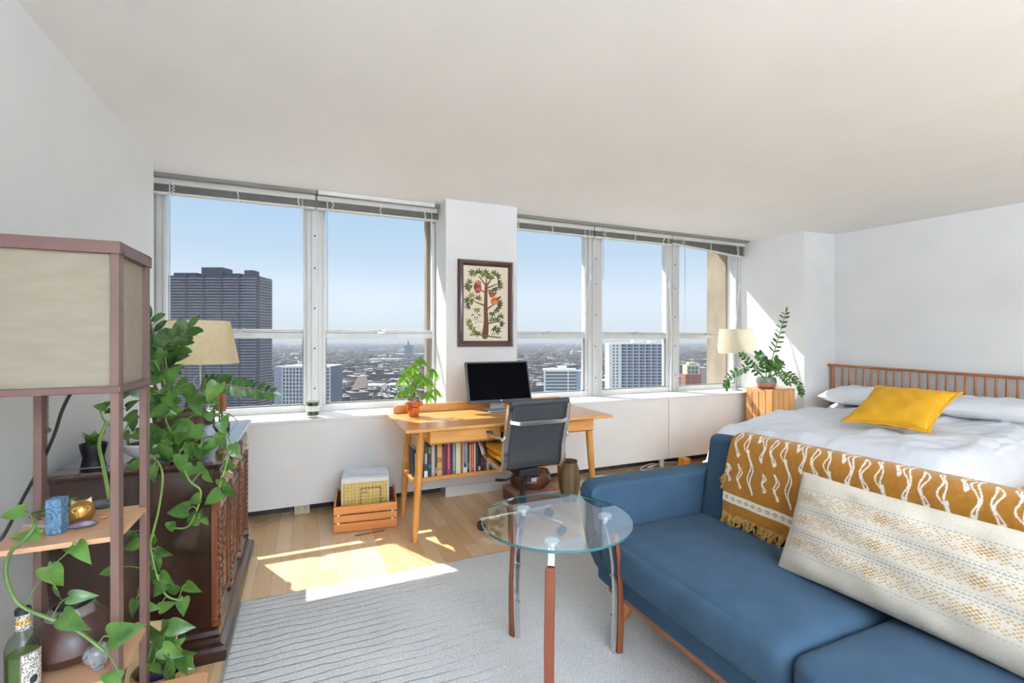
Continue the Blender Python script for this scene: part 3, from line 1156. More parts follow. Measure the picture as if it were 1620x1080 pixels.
def squiggles(a, b):
    """white outlined wavy shapes in staggered columns, a along the sofa, b up the cloth"""
    out = np.zeros_like(a)
    P0 = .178
    for col in range(int(1.7/P0)+1):
        for (da, b0, ln, wdt, amp, ph, lean) in ((.012,.145,.075,.006,.004,.3,.12), (.068,.128,.105,.007,.005,1.2,.10), (.120,.122,.180,.0085,.006,2.0,.16),
                                                (.030,.262,.130,.009,.005,.6,.22), (.078,.285,.115,.0095,.004,2.4,.30), (.160,.268,.150,.009,.006,4.0,.20),
                                                (.115,.345,.12,.009,.005,1.1,.22), (.020,.43,.15,.009,.006,1.5,.20), (.068,.45,.13,.009,.005,3.5,.25), (.140,.49,.16,.009,.006,.5,.20),
                                                (.095,.61,.15,.009,.006,2.5,.2), (.03,.62,.14,.009,.006,1.0,.2), (.15,.68,.16,.009,.006,1.5,.2), (.06,.78,.16,.009,.006,1.5,.2), (.12,.86,.16,.009,.006,1.5,.2)):
            a0 = col*P0+da
            u = (b-b0)/ln
            ok = (u > -.02) & (u < 1.02) & (np.abs(a-a0) < .07)
            if not ok.any():
                continue
            uu = np.clip(u[ok], 0, 1)
            cx = a0-lean*ln*(uu-.5)+amp*1.5*np.sin(uu*9.5+ph)
            hw = wdt*np.sqrt(np.clip(1-(2*uu-1)**4, 0, 1))*(.65+.35*np.sin(uu*9+ph*2))
            d = np.abs(np.abs(a[ok]-cx)-hw)
            val = (d < .0028) | ((uu < .12) & (np.abs(a[ok]-cx) < hw)) 
            out[ok] = np.maximum(out[ok], val.astype(float))
    return out
pat = squiggles(A, Bv)
band = (Bv > .052) & (Bv < .092)
pat[Bv < .105] = 0
k = ((A*1.0) % .034)-.017
rr = np.hypot(k, Bv-.072)
ring = ((rr > .0045) & (rr < .0085)) | (rr < .0018) | ((np.abs(np.abs(k)-.017) < .0025) & (np.abs(Bv-.072) < .002))
pat = np.where(band, 1.0, pat)
rgba = np.zeros((len(A), 4))
rgba[:, :3] = lin('#e8ddcc')[:3]
rgba[:, 3] = pat
rgba[band & ring, :3] = lin('#a8742a')[:3]
paint(blk, rgba)
fr_ = MB()
for i in range(330):
    y = ya-.002-(ya-yb)*i/330
    p = Vector((TPX[0]-.007, y, TPZ[0]+.006+.012*math.sin(y*3.1+2)))
    pts = [p]
    for q in range(4):
        p = p+Vector((rp_.uniform(-.014,.003), rp_.uniform(-.010,.010), -.012+rp_.uniform(-.006,.008)))
        p.z = max(p.z, .462)
        pts.append(p)
    fr_.tube(pts, [.0044,.0044,.004,.0034,.0022], 5)
FM = mat('mustard_fringe', '#b08a4c', .95, c2='#93702f', nscale=90)
obj('fringe', fr_, FM, thr, recalc=False)
fr_ = MB()
for i in range(26):
    s = .13+.06*i/26
    p = Vector((float(np.interp(s, s_, TPX))-.006, ya, float(np.interp(s, s_, TPZ))+.01))
    pts = [p]
    for q in range(3):
        p = p+Vector((rp_.uniform(-.006,.002), rp_.uniform(.004,.012), -.012))
        pts.append(p)
    fr_.tube(pts, [.003,.003,.0026,.002], 5)
obj('fringe', fr_, mat('mustard_fringe', '#b08a4c', .95, c2='#93702f', nscale=90), thr, recalc=False)

# ================================================================== PILLOWS
def pillow_pts(wd, ht, th, NU, NV, corner=.04, seed=1, wr=.006):
    """closed pillow: two skins meeting in a thin seam, in local x (width), y (height), z (thickness)"""
    rq = random.Random(seed)
    ph = [rq.uniform(0, 6.28) for _ in range(8)]
    front, back_ = [], []
    for i in range(NU):
        u = i/(NU-1)
        for j in range(NV):
            v = j/(NV-1)
            a, b = 2*u-1, 2*v-1
            x = wd/2*a*(1-corner*(1-abs(b)**2)*abs(a)**3)
            y = ht/2*b*(1-corner*2.0*(1-abs(a)**2.5)*abs(b)**3)
            e = max(0, (1-abs(a)**3.2)*(1-abs(b)**2.6))
            h = th/2*e**.5
            wrk = wr*(math.sin(a*9+ph[0]+b*3)*math.sin(b*7+ph[1])+.6*math.sin(a*23+ph[2]+4*b)*abs(b)**2+.5*math.sin(b*19+ph[3])*abs(a)**4)*e**.4
            front.append((x, y, h+wrk))
            back_.append((x, y, -h+wrk*.4))
    return front, back_
def pillow_mesh(*a, **k):
    f, b = pillow_pts(*a, **k)
    NU, NV = a[3], a[4]
    m = MB()
    q = [(i*NV+j, (i+1)*NV+j, (i+1)*NV+j+1, i*NV+j+1) for i in range(NU-1) for j in range(NV-1)]
    m.add(f, q)
    m.add(b, [tuple(reversed(t)) for t in q])
    return m
def frame_from(bl, br, tl):
    """matrix whose x runs bl->br, y bl->tl; origin at the middle"""
    bl, br, tl = Vector(bl), Vector(br), Vector(tl)
    x = (br-bl).normalized()
    y = (tl-bl)
    y = (y-x*y.dot(x)).normalized()
    z = x.cross(y)
    c = (br+tl)/2
    M = Matrix.Identity(4)
    for i in range(3):
        M[i][0], M[i][1], M[i][2], M[i][3] = x[i], y[i], z[i], c[i]
    return M, (br-bl).length, (Vector(tl)-bl).dot(y)

# long lumbar pillow on the sofa
M, wd, ht = frame_from((1.585,1.20,.495), (1.605,.36,.495), (1.702,1.19,.765))
lp = thing('lumbar_pillow', 'long cream lumbar pillow with ochre diamond stitching leaning on the sofa back', 'pillow', (1.64,.78,.47))
NU, NV = 620, 230
m = pillow_mesh(wd, .36, .15, NU, NV, corner=.03, seed=3, wr=.005)
m.v = [tuple(M @ Vector(p)) for p in m.v]
LPM = mat('cream_cotton_weave', '#d2c7b6', .95, c2='#c7bba8', nscale=180, bump=.5, bscale=260, attr='pattern')
o = obj('cover', m, LPM, lp, recalc=False, ang=180)
U = np.repeat(np.linspace(0, wd, NU), NV)
V = np.tile(np.linspace(0, .36, NV), NU)
def stitches(U, V):
    al = np.zeros_like(U)
    cl = np.zeros((len(U), 3))
    c = .0068
    och, gry = np.array(lin('#c08c3e')[:3]), np.array(lin('#8b8880')[:3])
    for vc in (.105, .185, .265):
        i = np.floor(U/c)
        j = np.floor((V-vc)/(c*.75))
        n = 7
        inb = np.abs(j) <= n//2+1
        per = np.mod(i, 18)-9
        dia = np.abs(per)+np.abs(j)*1.6
        st = inb & (np.mod(i+j, 2) == 0) & ((np.mod(dia, 5) < 3.4))
        fu, fv = U/c-i-.5, (V-vc)/(c*.75)-j-.5
        st &= (np.abs(fu) < .40) & (np.abs(fv) < .34)
        al[st] = .9
        cl[st] = och
        solid = inb & (np.abs(per) < 2.2) & (np.abs(j) <= 2) & (np.mod(i+j, 2) == 0) & (np.abs(fu) < .48) & (np.abs(fv) < .46) & (np.mod(np.floor(U/(c*18)), 2) == 0)
        al[solid] = 1
        cl[solid] = och*.85
        for dv in (-.031, .031):
            d = (np.abs(V-vc-dv) < .0012) & (np.mod(U, .012) < .0075)
            al[d] = .75
            cl[d] = gry
    for vc in (.145, .225):
        d = (np.abs(V-vc-.0018*np.sin(U*560)) < .0017) & (np.mod(U, .0112) < .0080)
        al[d] = .9
        cl[d] = gry
    return al, cl
al, cl = stitches(U, V)
al[(U < .025) | (U > wd-.025)] = 0
rgba = np.zeros((len(U)*2, 4))
rgba[:len(U), :3] = cl
rgba[:len(U), 3] = al
paint(o, rgba)

# ================================================================== BED
TH_ = math.radians(9)
bed = thing('bed', 'double bed with a rounded spindle headboard against the right wall', 'bed', (5.265,3.36,0), 0)
H0 = Vector((5.265,3.36,0))
E1, E2 = Vector((-math.cos(TH_), -math.sin(TH_), 0)), Vector((math.sin(TH_), -math.cos(TH_), 0))
MBED = Matrix.Identity(4)
for i in range(3):
    MBED[i][0], MBED[i][1], MBED[i][2], MBED[i][3] = E1[i], E2[i], (0,0,1)[i], H0[i]
def bm(): 
    q = MB()
    q.T = MBED
    return q
BW_X = wood('bed_cherry', '#a9683a', '#93562c', 'y', 6)
BW_Z = wood('bed_cherry_upright', '#a9683a', '#93562c', 'z', 6)
# bed-frame coordinates: x from the headboard to the foot, y from the window side towards the camera
BT = lambda y: 1.012-.030*y
q = bm()
q.grid(lambda u, v: Vector(((-.012+.03*math.cos(2*PI*v)), -.04+1.86*u, BT(-.04+1.86*u)+.014*math.sin(2*PI*v))), 20, 12, False, True)
q.box((-.035,-.042,1.0), (.015,-.03,1.026))
obj('top_rail', q, BW_X, bed)
for y in (.02, 1.76):
    obj('post', bm().tube([(0,y,0), (0,y,.35), (0,y,BT(y)-.005)], [.021,.024,.019], 12), BW_Z, bed)
for k in range(24):
    y = .115+k*.0655
    if y > 1.70:
        break
    obj('spindle', bm().tube([(0,y,.36), (0,y,.50), (0,y,.62), (0,y,.82), (0,y,BT(y)-.004)], [.009,.013,.0145,.012,.008], 10), BW_Z, bed)
obj('lower_rail', bm().box((-.015,0,.32), (.015,1.78,.375)), BW_X, bed, bevel=.006)
for y in (.17, 1.60):
    obj('side_rail', bm().box((.0,y-.013,.20), (2.22,y+.013,.33)), wood('bed_cherry_long', '#a9683a', '#93562c', 'x', 6), bed, bevel=.006)
obj('foot_rail', bm().box((2.20,.157,.20), (2.226,1.613,.33)), BW_X, bed, bevel=.006)
for y in (.20, 1.57):
    obj('leg', bm().tube([(2.16,y,.33), (2.17,y,0)], [.032,.024], 12), BW_Z, bed)
obj('mattress', soft_box((.03,.175,.30), (2.20,1.60,.575), .05, 16), mat('white_mattress', '#e6e6e6', .9, bump=.2, bscale=80), None)
o = bpy.data.objects['mattress']
o.data.transform(MBED)
o.data.transform(wm(bed).inverted())
o.parent = bed
# duvet: thick rumpled quilt over the mattress, hanging past the sides and foot
from mathutils import noise as nz_
def duvet():
    m = bm()
    rq = random.Random(9)
    W_ = [(rq.uniform(2,7), rq.uniform(2,9), rq.uniform(0,6), rq.uniform(.002,.006)) for _ in range(9)]
    x0, x1, y0, y1 = .06, 2.335, .075, 1.655
    def fn(u, v):
        a, b = 2*u-1, 2*v-1
        x = x0+(x1-x0)*u
        y = y0+(y1-y0)*v
        # height falls at the three free edges in a rounded roll
        def edge(d, r, drop):      # d: distance from the edge
            return 0 if d > r else -drop*(1-math.sqrt(max(0, 1-((r-d)/r)**2)))
        z = .622
        z += edge(x1-x, .20, .34)+edge(y-y0, .14, .22)+edge(y1-y, .16, .33)
        z += .055*max(0, 1-x/.55)*math.exp(-((v-.5)*1.2)**2)     # swells over the sheets near the pillows
        for fx, fy, p, am in W_:
            z += am*math.sin(fx*x+fy*y+p)
        z += .010*math.sin(9*y+3*math.sin(2.5*x))*math.sin(4*x+1)+.007*math.sin(23*(y+.35*x)+2*math.sin(5*x))*max(0,math.sin(3*x+2*y))
        q = Vector((x*2.2+y*1.1, y*4.2-x*.6, 0))
        z += .016*nz_.noise(q)+.011*nz_.noise(q*2.3+Vector((5,0,1)))+.006*nz_.noise(q*5+Vector((0,3,2)))
        q2 = nz_.noise(Vector((x*1.3+3*y, .5*y-x, 4)))
        z += .010*(1-abs(q2)*6 if abs(q2) < .166 else 0)
        return Vector((x, y, max(z, .30)))
    m.grid(fn, 220, 170)
    return m
dv = tag(obj('duvet', duvet(), mat('white_linen', '#e4e4e6', .95, c2='#dadbdf', nscale=2.5, bump=.35, bscale=110), None, recalc=False, ang=180), 'rumpled white linen duvet spread over the bed', 'duvet', None)
sol = dv.modifiers.new('thickness', 'SOLIDIFY')
sol.thickness = .035
sol.offset = -1
LIN = mat('white_pillowcase', '#e9e9ea', .92, c2='#e0e1e3', nscale=4, bump=.25, bscale=90)
def bed_pillow(label, cx, cy, cz, wd, ht, th, tilt, seed, rz=0, tw=0):
    # local x along the headboard, y away from it
    M = MBED @ Matrix.Translation((cx,cy,cz)) @ Matrix.Rotation(PI/2+rz,4,'Z') @ Matrix.Rotation(tilt,4,'X') @ Matrix.Rotation(tw,4,'Y')
    m = pillow_mesh(wd, ht, th, 60, 44, corner=.06, seed=seed, wr=.010)
    m.v = [tuple(M @ Vector(p)) for p in m.v]
    return tag(obj('bed_pillow', m, LIN, None, recalc=False, ang=180), label, 'pillow', 'white bed pillows')
bed_pillow('white bed pillow nearest the window, half hidden behind the mustard one', .30, .46, .735, .72, .46, .17, .10, 5)
bed_pillow('white bed pillow lying in front of the headboard to the right of the mustard one', .34, 1.36, .725, .78, .48, .17, .06, 6, rz=.06)
# mustard pillow leaning on the white ones
M, wd, ht = frame_from((3.80,2.33,.672), (3.845,1.80,.672), (4.29,2.37,.905))
m = pillow_mesh(.50, .54, .15, 60, 60, corner=.06, seed=8, wr=.006)
m.v = [tuple(M @ Vector(p)) for p in m.v]
YM = mat('mustard_linen', '#dfa51c', .9, c2='#d49a14', nscale=5, bump=.3, bscale=200)
mp_ = thing('throw_pillow', 'mustard yellow pillow with a flat edge leaning on the white bed pillows', 'pillow', (3.9,2.05,.64))
obj('cover', m, YM, mp_, recalc=False, ang=180)
fl = MB()
fl.T = M
for k in range(4):
    R = Matrix.Rotation(k*PI/2, 4, 'Z')
    def fn(u, v):
        a = 2*u-1
        hx, hy = (.262, .243) if k % 2 else (.243, .262)
        y = hy-.03*(1-abs(a)**2.2)+v*.035
        return R @ Vector((a*(hx+v*.03), y, .004*math.sin(a*13+k)*v))
    fl.grid(fn, 40, 3)
o = obj('flange', fl, YM, mp_, recalc=False, ang=180)
s2 = o.modifiers.new('thickness', 'SOLIDIFY')
s2.thickness = .004
s2.offset = 0

# ================================================================== GLASS SIDE TABLE
C0 = Vector((.905,1.64,0))
tb = thing('side_table', 'round glass side table on three curved wood and chrome legs', 'table', (.905,1.64,RZ))
TGL = glass('table_glass', (.92,.97,.96), 3.1)
TED = mat('green_glass_edge', '#3c6a6b', .12, spec=.6, coat=.3)
R_ = .295
m = MB()
m.k = 0
n = 96
ring = lambda r, z: [(C0.x+r*math.cos(2*PI*k/n), C0.y+r*math.sin(2*PI*k/n), z) for k in range(n)]
m.add(ring(R_-.002,.590), [tuple(range(n))])
m.k = 1
m.add(ring(R_-.002,.590)+ring(R_,.588)+ring(R_,.582)+ring(R_-.002,.580), [(j*n+k, j*n+(k+1)%n, (j+1)*n+(k+1)%n, (j+1)*n+k) for j in range(3) for k in range(n)])
obj('glass_top', m, [TGL, TED], tb, recalc=False)
TWD = wood('table_cherry', '#7d3f22', '#6a3219', 'z', 7, .35, .3)
feet = [Vector((.829,1.868,0)), Vector((1.166,1.607,0)), Vector((.773,1.446,0))]
ctr = sum(feet, Vector())/3
for f in feet:
    d = (f-ctr).normalized()
    t = Vector((-d.y, d.x, 0))
    def off(r, z, dd=0, ctr=ctr, d=d, t=t):
        return Vector((ctr.x+d.x*r+t.x*dd, ctr.y+d.y*r+t.y*dd, z))
    prof = [(RZ,.240),(.12,.247),(.25,.249),(.38,.243),(.50,.230)]
    m = MB()
    L1 = [off(r,z,-.017) for z,r in prof]+[off(r+.028-.012*(z/.5),z,-.017) for z,r in reversed(prof)]
    L2 = [off(r,z,.017) for z,r in prof]+[off(r+.028-.012*(z/.5),z,.017) for z,r in reversed(prof)]
    n2 = len(L1)
    m.add(L1+L2, [(i,(i+1)%n2,n2+(i+1)%n2,n2+i) for i in range(n2)]+[(i,i+1,n2-2-i,n2-1-i) for i in range(4)]+[(n2+n2-1-i,n2+n2-2-i,n2+i+1,n2+i) for i in range(4)])
    lg = obj('leg', m, TWD, tb, bevel=.004)
    m = MB()
    prof2 = [(RZ,.222),(.12,.229),(.25,.231),(.38,.225),(.49,.208),(.552,.190)]
    for (za,ra),(zb,rb) in zip(prof2, prof2[1:]):
        m.beam(off(ra+.008,za), off(rb+.008,zb), .024, .012, up=(d.x,d.y,0))
    for z in (.17, .33):
        m.cyl(off(.218,z), off(.224,z), .005, n=8)
    obj('chrome_strut', m, CHROME, lg)
    m = MB()
    m.cyl(off(.196,.545), off(.196,.566), .011, n=16).cyl(off(.196,.566), off(.196,.5795), .028, n=24)
    obj('support_pad', m, mat('satin_nickel_pad', '#dfe1e2', .25, .6), lg, bevel=.002)
# ================================================================== DESK
DZ = .74
desk = thing('desk', 'honey oak writing desk with splayed round legs under the framed picture', 'desk', (1.31,3.24,0))
obj('desktop', MB().box((.555,2.885,DZ-.022), (2.065,3.60,DZ)), DESKW_X, desk, bevel=.006)
obj('back_ledge', MB().prism([(.60,0),(2.02,0),(2.02,.045),(2.005,.06),(.62,.06),(.60,.045)], -3.595, -3.577, Matrix(((1,0,0,0),(0,0,-1,0),(0,1,0,DZ),(0,0,0,1)))), DESKW_X, desk, bevel=.003)
for x0, x1 in ((.715,1.20), (1.60,1.93)):
    d = obj('drawer_box', MB().box((x0,2.93,.625), (x1,3.40,DZ-.022)), DESKW_X, desk, bevel=.010)
    obj('drawer_gap', MB().box((x0+.012,2.9285,.632), (x1-.012,2.9305,.636)), mat('dark_gap', '#5b3516', .8), d)
obj('apron', MB().box((.68,3.02,.655), (1.96,3.045,DZ-.022)).box((.655,3.03,.675), (.68,3.52,DZ-.022)).box((1.945,3.03,.675), (1.97,3.52,DZ-.022)), DESKW_X, desk, bevel=.003)
for x, y, fx, fy in ((.685,3.035,.640,3.02), (.70,3.50,.655,3.515), (1.945,3.035,1.995,3.02), (1.94,3.50,1.985,3.515)):
    obj('leg', MB().tube([(fx,fy,0), (fx+(x-fx)*.5,fy+(y-fy)*.5,.36), (x,y,.715)], [.0175,.0245,.027], 16), DESKW_Z, desk)
m = MB()
m.tube([(.672,3.03,.665),(.66,3.02,.672),(.625,3.02,.672),(.615,3.03,.672),(.61,3.24,.672)], .0022, 5)
obj('side_hook', m, mat('brass_wire', '#a5722f', .35, .8), desk)
obj('shelf', MB().box((.655,3.20,.325), (1.80,3.47,.347)).box((.655,3.19,.325), (1.80,3.20,.352)), DESKW_X, desk, bevel=.003)
obj('shelf_back', MB().box((.66,3.47,.325), (1.80,3.478,.40)).box((1.785,3.20,.347), (1.80,3.47,.655)), DESKW_X, desk)

# ------------------------------------------------------------------ books on the desk shelf
PAPER = mat('book_pages', '#e6dcc4', .9, c2='#d6cab0', nscale=60, stretch=(1,1,8))
def book(label, x, wd, h, d, c, marks=(), y=3.205, z=.347, lean=0, group='books on the desk shelf', flat=False):
    r = thing('book', label, 'book', (x+wd/2, y+d/2, z), 0, group)
    cm = mat('cover_'+c[1:], c, .5, c2=None, nscale=40)
    M = Matrix.Translation((x+wd/2, y, z+.0005)) @ Matrix.Rotation(lean, 4, 'Y')
    if flat:
        M = Matrix.Translation((x, y, z)) 
    a = MB()
    a.T = M
    if flat:
        a.box((0,0,0), (h,d,.003)).box((0,0,wd-.003), (h,d,wd)).box((0,0,0), (h,.003,wd))
    else:
        a.box((-wd/2,0,0), (-wd/2+.002,d,h)).box((wd/2-.002,0,0), (wd/2,d,h)).box((-wd/2,0,0), (wd/2,.003,h))
    obj('cover', a, cm, r, bevel=.0012)
    a = MB()
    a.T = M
    if flat:
        a.box((.003,.006,.003), (h-.003,d-.003,wd-.003))
    else:
        a.box((-wd/2+.002,.003,.003), (wd/2-.002,d-.003,h-.003))
    obj('pages', a, PAPER, r)
    for f0, f1, mc, fw in marks:     # bands, panels and lettering on the spine
        a = MB()
        a.T = M
        if f1-f0 > .12 and fw < .5:      # a line of small letters running up the spine
            q = f0
            rb = random.Random(int(x*1e4)+int(f0*100))
            while q < f1:
                l = rb.uniform(.012,.03)
                s2 = fw*wd/2*rb.uniform(.7,1.1)
                a.box((-s2,-.0008,q*h), (s2,.001,min(q+l,f1)*h))
                q += l+.012
        else:
            a.box((-wd*fw/2,-.0006,f0*h), (wd*fw/2,.001,f1*h))
        obj('spine_print', a, mat('print_'+mc[1:], mc, .5), r)
    return r
x = .705
B = [
 ('black book with white lettering up its spine, left of the front desk leg', .024, .20, .17, '#1c1819', [(.2,.85,'#e9e6df',.45),(0,.10,'#d9d4ca',.9)], -.055),
 ('short black book just right of the front desk leg', .012, .205, .16, '#141215', [(.7,.9,'#d8d8d8',.4)], 0),
 ('tall charcoal book with a white label at the foot of its spine', .027, .265, .18, '#3a3637', [(0,.17,'#efe9d8',.9),(.35,.62,'#c9c4bb',.5),(.65,.95,'#77726f',.3)], 0),
 ('dark green and teal paperback beside the charcoal book', .019, .215, .15, '#26332d', [(.75,.95,'#7f8f3b',.8),(.30,.40,'#2b8c85',.8),(.5,.62,'#6a2a2c',.8)], 0),
 ('mottled pink and grey paperback with worn spine', .026, .225, .16, '#a58f8a', [(.1,.9,'#d8cfc8',.4)], 0),
 ('thin dark grey book before the orange-banded one', .011, .20, .16, '#38393b', [(.1,.3,'#c8c8c6',.5)], 0),
 ('tan book with orange panels and a brown band', .033, .245, .17, '#d19a52', [(.38,.52,'#9a6234',1.02),(.18,.20,'#59402b',1.02)], 0),
 ('thin pinkish brown booklet beside the tan book', .008, .20, .16, '#8a6a63', [], 0),
 ('dark maroon hardback left of the crimson one', .022, .262, .18, '#4d1626', [(.2,.8,'#7a3648',.3)], 0),
 ('crimson red hardback with pale lettering', .026, .27, .18, '#a61f3d', [(.15,.9,'#dfa9ae',.3)], 0),
 ('thin dark plum book after the crimson one', .009, .262, .17, '#37222f', [], 0),
 ('grey-green hardback with light lettering', .023, .268, .18, '#66746d', [(.1,.9,'#d4d8d2',.3)], 0),
 ('wide cream book with a small emblem near the top of its spine', .034, .268, .18, '#e6d7ae', [(.90,.95,'#8f5f55',.35)], 0),
 ('brown slim book between the two cream ones', .014, .265, .18, '#8a5a2d', [], 0),
 ('cream book with a navy panel and white lettering', .030, .275, .18, '#eee4c9', [(.15,.92,'#22284e',.62),(.25,.85,'#e9eaf1',.25)], 0),
 ('dark green narrow book right of the navy-panelled one', .014, .235, .15, '#22302c', [(.1,.3,'#4e8168',.7)], 0),
 ('peach narrow paperback left of the orange-red one', .010, .20, .14, '#e5a883', [], 0),
 ('orange-red paperback between peach and white spines', .020, .205, .14, '#cf4a34', [(.15,.8,'#e8a48b',.25)], 0),
 ('thin white paperback right of the orange-red one', .010, .208, .14, '#e9e2d5', [], 0),
 ('dark brown paperback under the flat pale book', .016, .205, .14, '#40322f', [(.3,.8,'#8f7d6f',.3)], 0),
 ('black paperback with a white patch low on the spine', .018, .203, .14, '#211e20', [(.04,.18,'#ddd8cf',.8)], 0),
 ('dark violet paperback left of the rust brown book', .016, .20, .14, '#3b2c38', [(.2,.8,'#8b7384',.3)], 0),
 ('rust brown book with faded spine', .020, .212, .15, '#8e4330', [(.2,.8,'#b87a63',.3)], 0),
 ('ivory paperback before the blue-grey one', .014, .22, .15, '#e9e0c8', [(.3,.42,'#3a2f5c',.8)], -.04),
 ('slate blue-grey tall book leaning beside the ivory one', .022, .265, .16, '#6c7773', [(.4,.8,'#a8b0aa',.3)], 0),
 ('tan book right of the slate one', .016, .25, .16, '#c09a68', [], 0),
 ('bright red tall hardback behind the chair arm', .040, .275, .18, '#c4202c', [], 0),
 ('dark navy book right of the bright red one', .030, .25, .17, '#2a3342', [(.3,.7,'#9aa6b5',.3)], 0),
 ('grey-blue hardback behind the chair', .030, .26, .17, '#4d5a66', [(.6,.9,'#c0c4c4',.4)], 0),
 ('black hardback behind the chair back', .035, .255, .17, '#1d1e22', [(.6,.9,'#8c8c8c',.4)], 0),
]
x = .668
for i, (lb, wd, h, d, c, mk, ln) in enumerate(B):
    if i == 1:
        x = .728
    if ln < 0:
        x += .006
    book(lb, x, wd, h, d, c, mk, lean=ln*.3)
    x += wd+.0022
RB = x
# books lying flat on top of the short ones
book('pale-edged book lying flat on top of the short paperbacks', 1.062, .018, .15, .13, '#cfc3b0', [], y=3.207, z=.5605, group='books lying flat on the row', flat=True)
book('dark patterned book lying on top of the pale-edged flat one', 1.060, .022, .155, .13, '#3b3237', [], y=3.207, z=.579, group='books lying flat on the row', flat=True)
# ------------------------------------------------------------------ monitor
mon = thing('monitor', 'black computer monitor with a grey stand on the desk', 'monitor', (1.35,3.44,DZ))
MM = Matrix.Translation((1.365,3.385,.965)) @ Matrix.Rotation(math.radians(-16), 4, 'X')
def T(m):
    m.T = MM
    return m
MG = mat('dark_grey_plastic', '#3b3c3f', .5, c2='#37383b')
obj('bezel', T(MB()).box((-.257,-.012,-.155), (.257,.018,-.137)).box((-.257,-.012,.146), (.257,.018,.158)).box((-.257,-.012,-.155), (-.246,.018,.158)).box((.246,-.012,-.155), (.257,.018,.158)), MG, mon, bevel=.002)
obj('back_shell', T(MB()).box((-.25,.014,-.15), (.25,.035,.152)).box((-.13,.03,-.10), (.13,.05,.10)), MG, mon, bevel=.004)
obj('screen', T(MB()).box((-.247,-.008,-.138), (.247,.016,.147)), mat('black_screen', '#020203', .5, spec=.03), mon)
lo = obj('logo', T(MB()).cyl((0,-.0135,-.146), (0,-.0115,-.146), .0065, n=24), mat('logo_white', '#e8e9ea', .4), mon)
def text(s, size, M, m, parent, name='lettering', ext=.0003, align='CENTER'):
    cu = bpy.data.curves.new('tmp', 'FONT')
    cu.body = s
    cu.size = size
    cu.extrude = ext
    cu.align_x = align
    cu.align_y = 'CENTER'
    t = bpy.data.objects.new('tmp', cu)
    me = bpy.data.meshes.new_from_object(t)
    bpy.data.objects.remove(t)
    me.transform(M)
    me.transform(wm(parent).inverted())
    me.materials.clear()
    me.materials.append(m)
    o = bpy.data.objects.new(name, me)
    COL.objects.link(o)
    o.parent = parent
    return o
text('hp', .0095, MM @ Matrix.Translation((0,-.0139,-.1455)) @ Matrix.Rotation(PI/2,4,'X'), MG, lo)
MS = mat('silver_grey_plastic', '#a5a6a8', .35, .4, c2='#9a9b9d')
obj('stand_base', MB().box((1.27,3.33,DZ+.0004), (1.475,3.53,DZ+.012)), MS, mon, bevel=.004)
obj('stand_neck', MB().box((1.315,3.43,DZ+.012), (1.43,3.46,.90)), MS, mon, bevel=.004)

# ------------------------------------------------------------------ money tree in the orange animal pot
LEAFG = mat('fresh_green_leaf', '#8fb840', .4, c2='#4f8a2a', nscale=30, trans=.5)
HEART = [(0,0),(-.07,.20),(-.095,.36),(-.05,.50),(.06,.57),(.20,.57),(.36,.50),(.52,.40),(.68,.28),(.82,.16),(.93,.06),(1,0)]
def leaf_shape(M, L, W, out, kind='oval', droop=.15, fold=.12, n=7):
    """one leaf along local x, five points across, appended to MB out"""
    rows = []
    if kind == 'heart':
        for i, (x, w) in enumerate(HEART):
            mid = max(0, min(1, (i/11)**1.15))
            rows.append((x, mid, w*W*.88))
    else:
        for i in range(n+1):
            t = i/n
            w = W*.5*(math.sin(PI*t**.85)**.9 if kind == 'lance' else math.sin(PI*t)**.65)
            rows.append((t, t, w))
    vs = []
    for xe, xm, w in rows:
        for s in (-1, -.55, 0, .55, 1):
            x = (xm+(xe-xm)*abs(s)**1.5)*L
            r = abs(s)*w
            vs.append((x, s*w, -droop*max(x,0)**2/L+fold*r*(1.6-r/(W*.5+1e-6))))
    fs = []
    for i in range(len(rows)-1):
        for k in range(4):
            a = i*5+k
            fs.append((a, a+1, a+6, a+5))
    out.add([M @ Vector(v) for v in vs], fs)
def orient(p, d, up):
    d = Vector(d).normalized()
    up = Vector(up)
    y = up.cross(d)
    if y.length < 1e-4:
        y = Vector((1,0,0)).cross(d)
    y.normalize()
    z = d.cross(y)
    M = Matrix.Identity(4)
    for i in range(3):
        M[i][0], M[i][1], M[i][2], M[i][3] = d[i], y[i], z[i], p[i]
    return M
OR = mat('orange_glaze', '#d0641d', .25, c2='#b9521a', nscale=30, coat=.4)
DO = mat('brown_glaze', '#6e3414', .35, c2='#5a2a10', nscale=30)
px_ = Vector((.715,3.41,DZ+.0005))
mt = thing('potted_money_tree', 'small money tree in an orange glazed animal pot on the desk', 'plant', px_)
m = MB().lathe([(0,0),(.032,0),(.040,.012),(.043,.035),(.040,.058),(.030,.066),(.026,.066),(.034,.052),(0,.05)], px_, 24)
m.lathe([(.030,.060),(.046,.070),(.050,.090),(.047,.108),(.040,.114),(.036,.108),(0,.106)], px_, 24)
pot = obj('pot', m, OR, mt)
m = MB()
for s in (-1, 1):
    m.torus(px_+Vector((s*.048,-.008,.088)), .012, .006, 14, 8, Matrix.Rotation(PI/2,3,'X').to_4x4())
obj('ear', m, OR, pot)
m = MB().torus(px_+VB*.043+Vector((0,0,.035)), .015, .005, 14, 8, (Matrix.Rotation(PI/2,3,'X')).to_4x4())
for s in (-1, 1):
    m.tube([px_+VR*s*.036+VB*.018+Vector((0,0,.062)), px_+VR*s*.038+VB*.030+Vector((0,0,.045)), px_+VR*s*.014+VB*.046+Vector((0,0,.034))], [.007,.007,.006], 8)
obj('paw', m, OR, pot)
m = MB()
for s in (-1, 1):
    m.sphere(px_+VB*.047+VR*s*.013+Vector((0,0,.096)), .006, 10, 6)
m.sphere(px_+VB*.049+Vector((0,0,.080)), (.009,.009,.006), 10, 6)
obj('face', m, DO, pot)
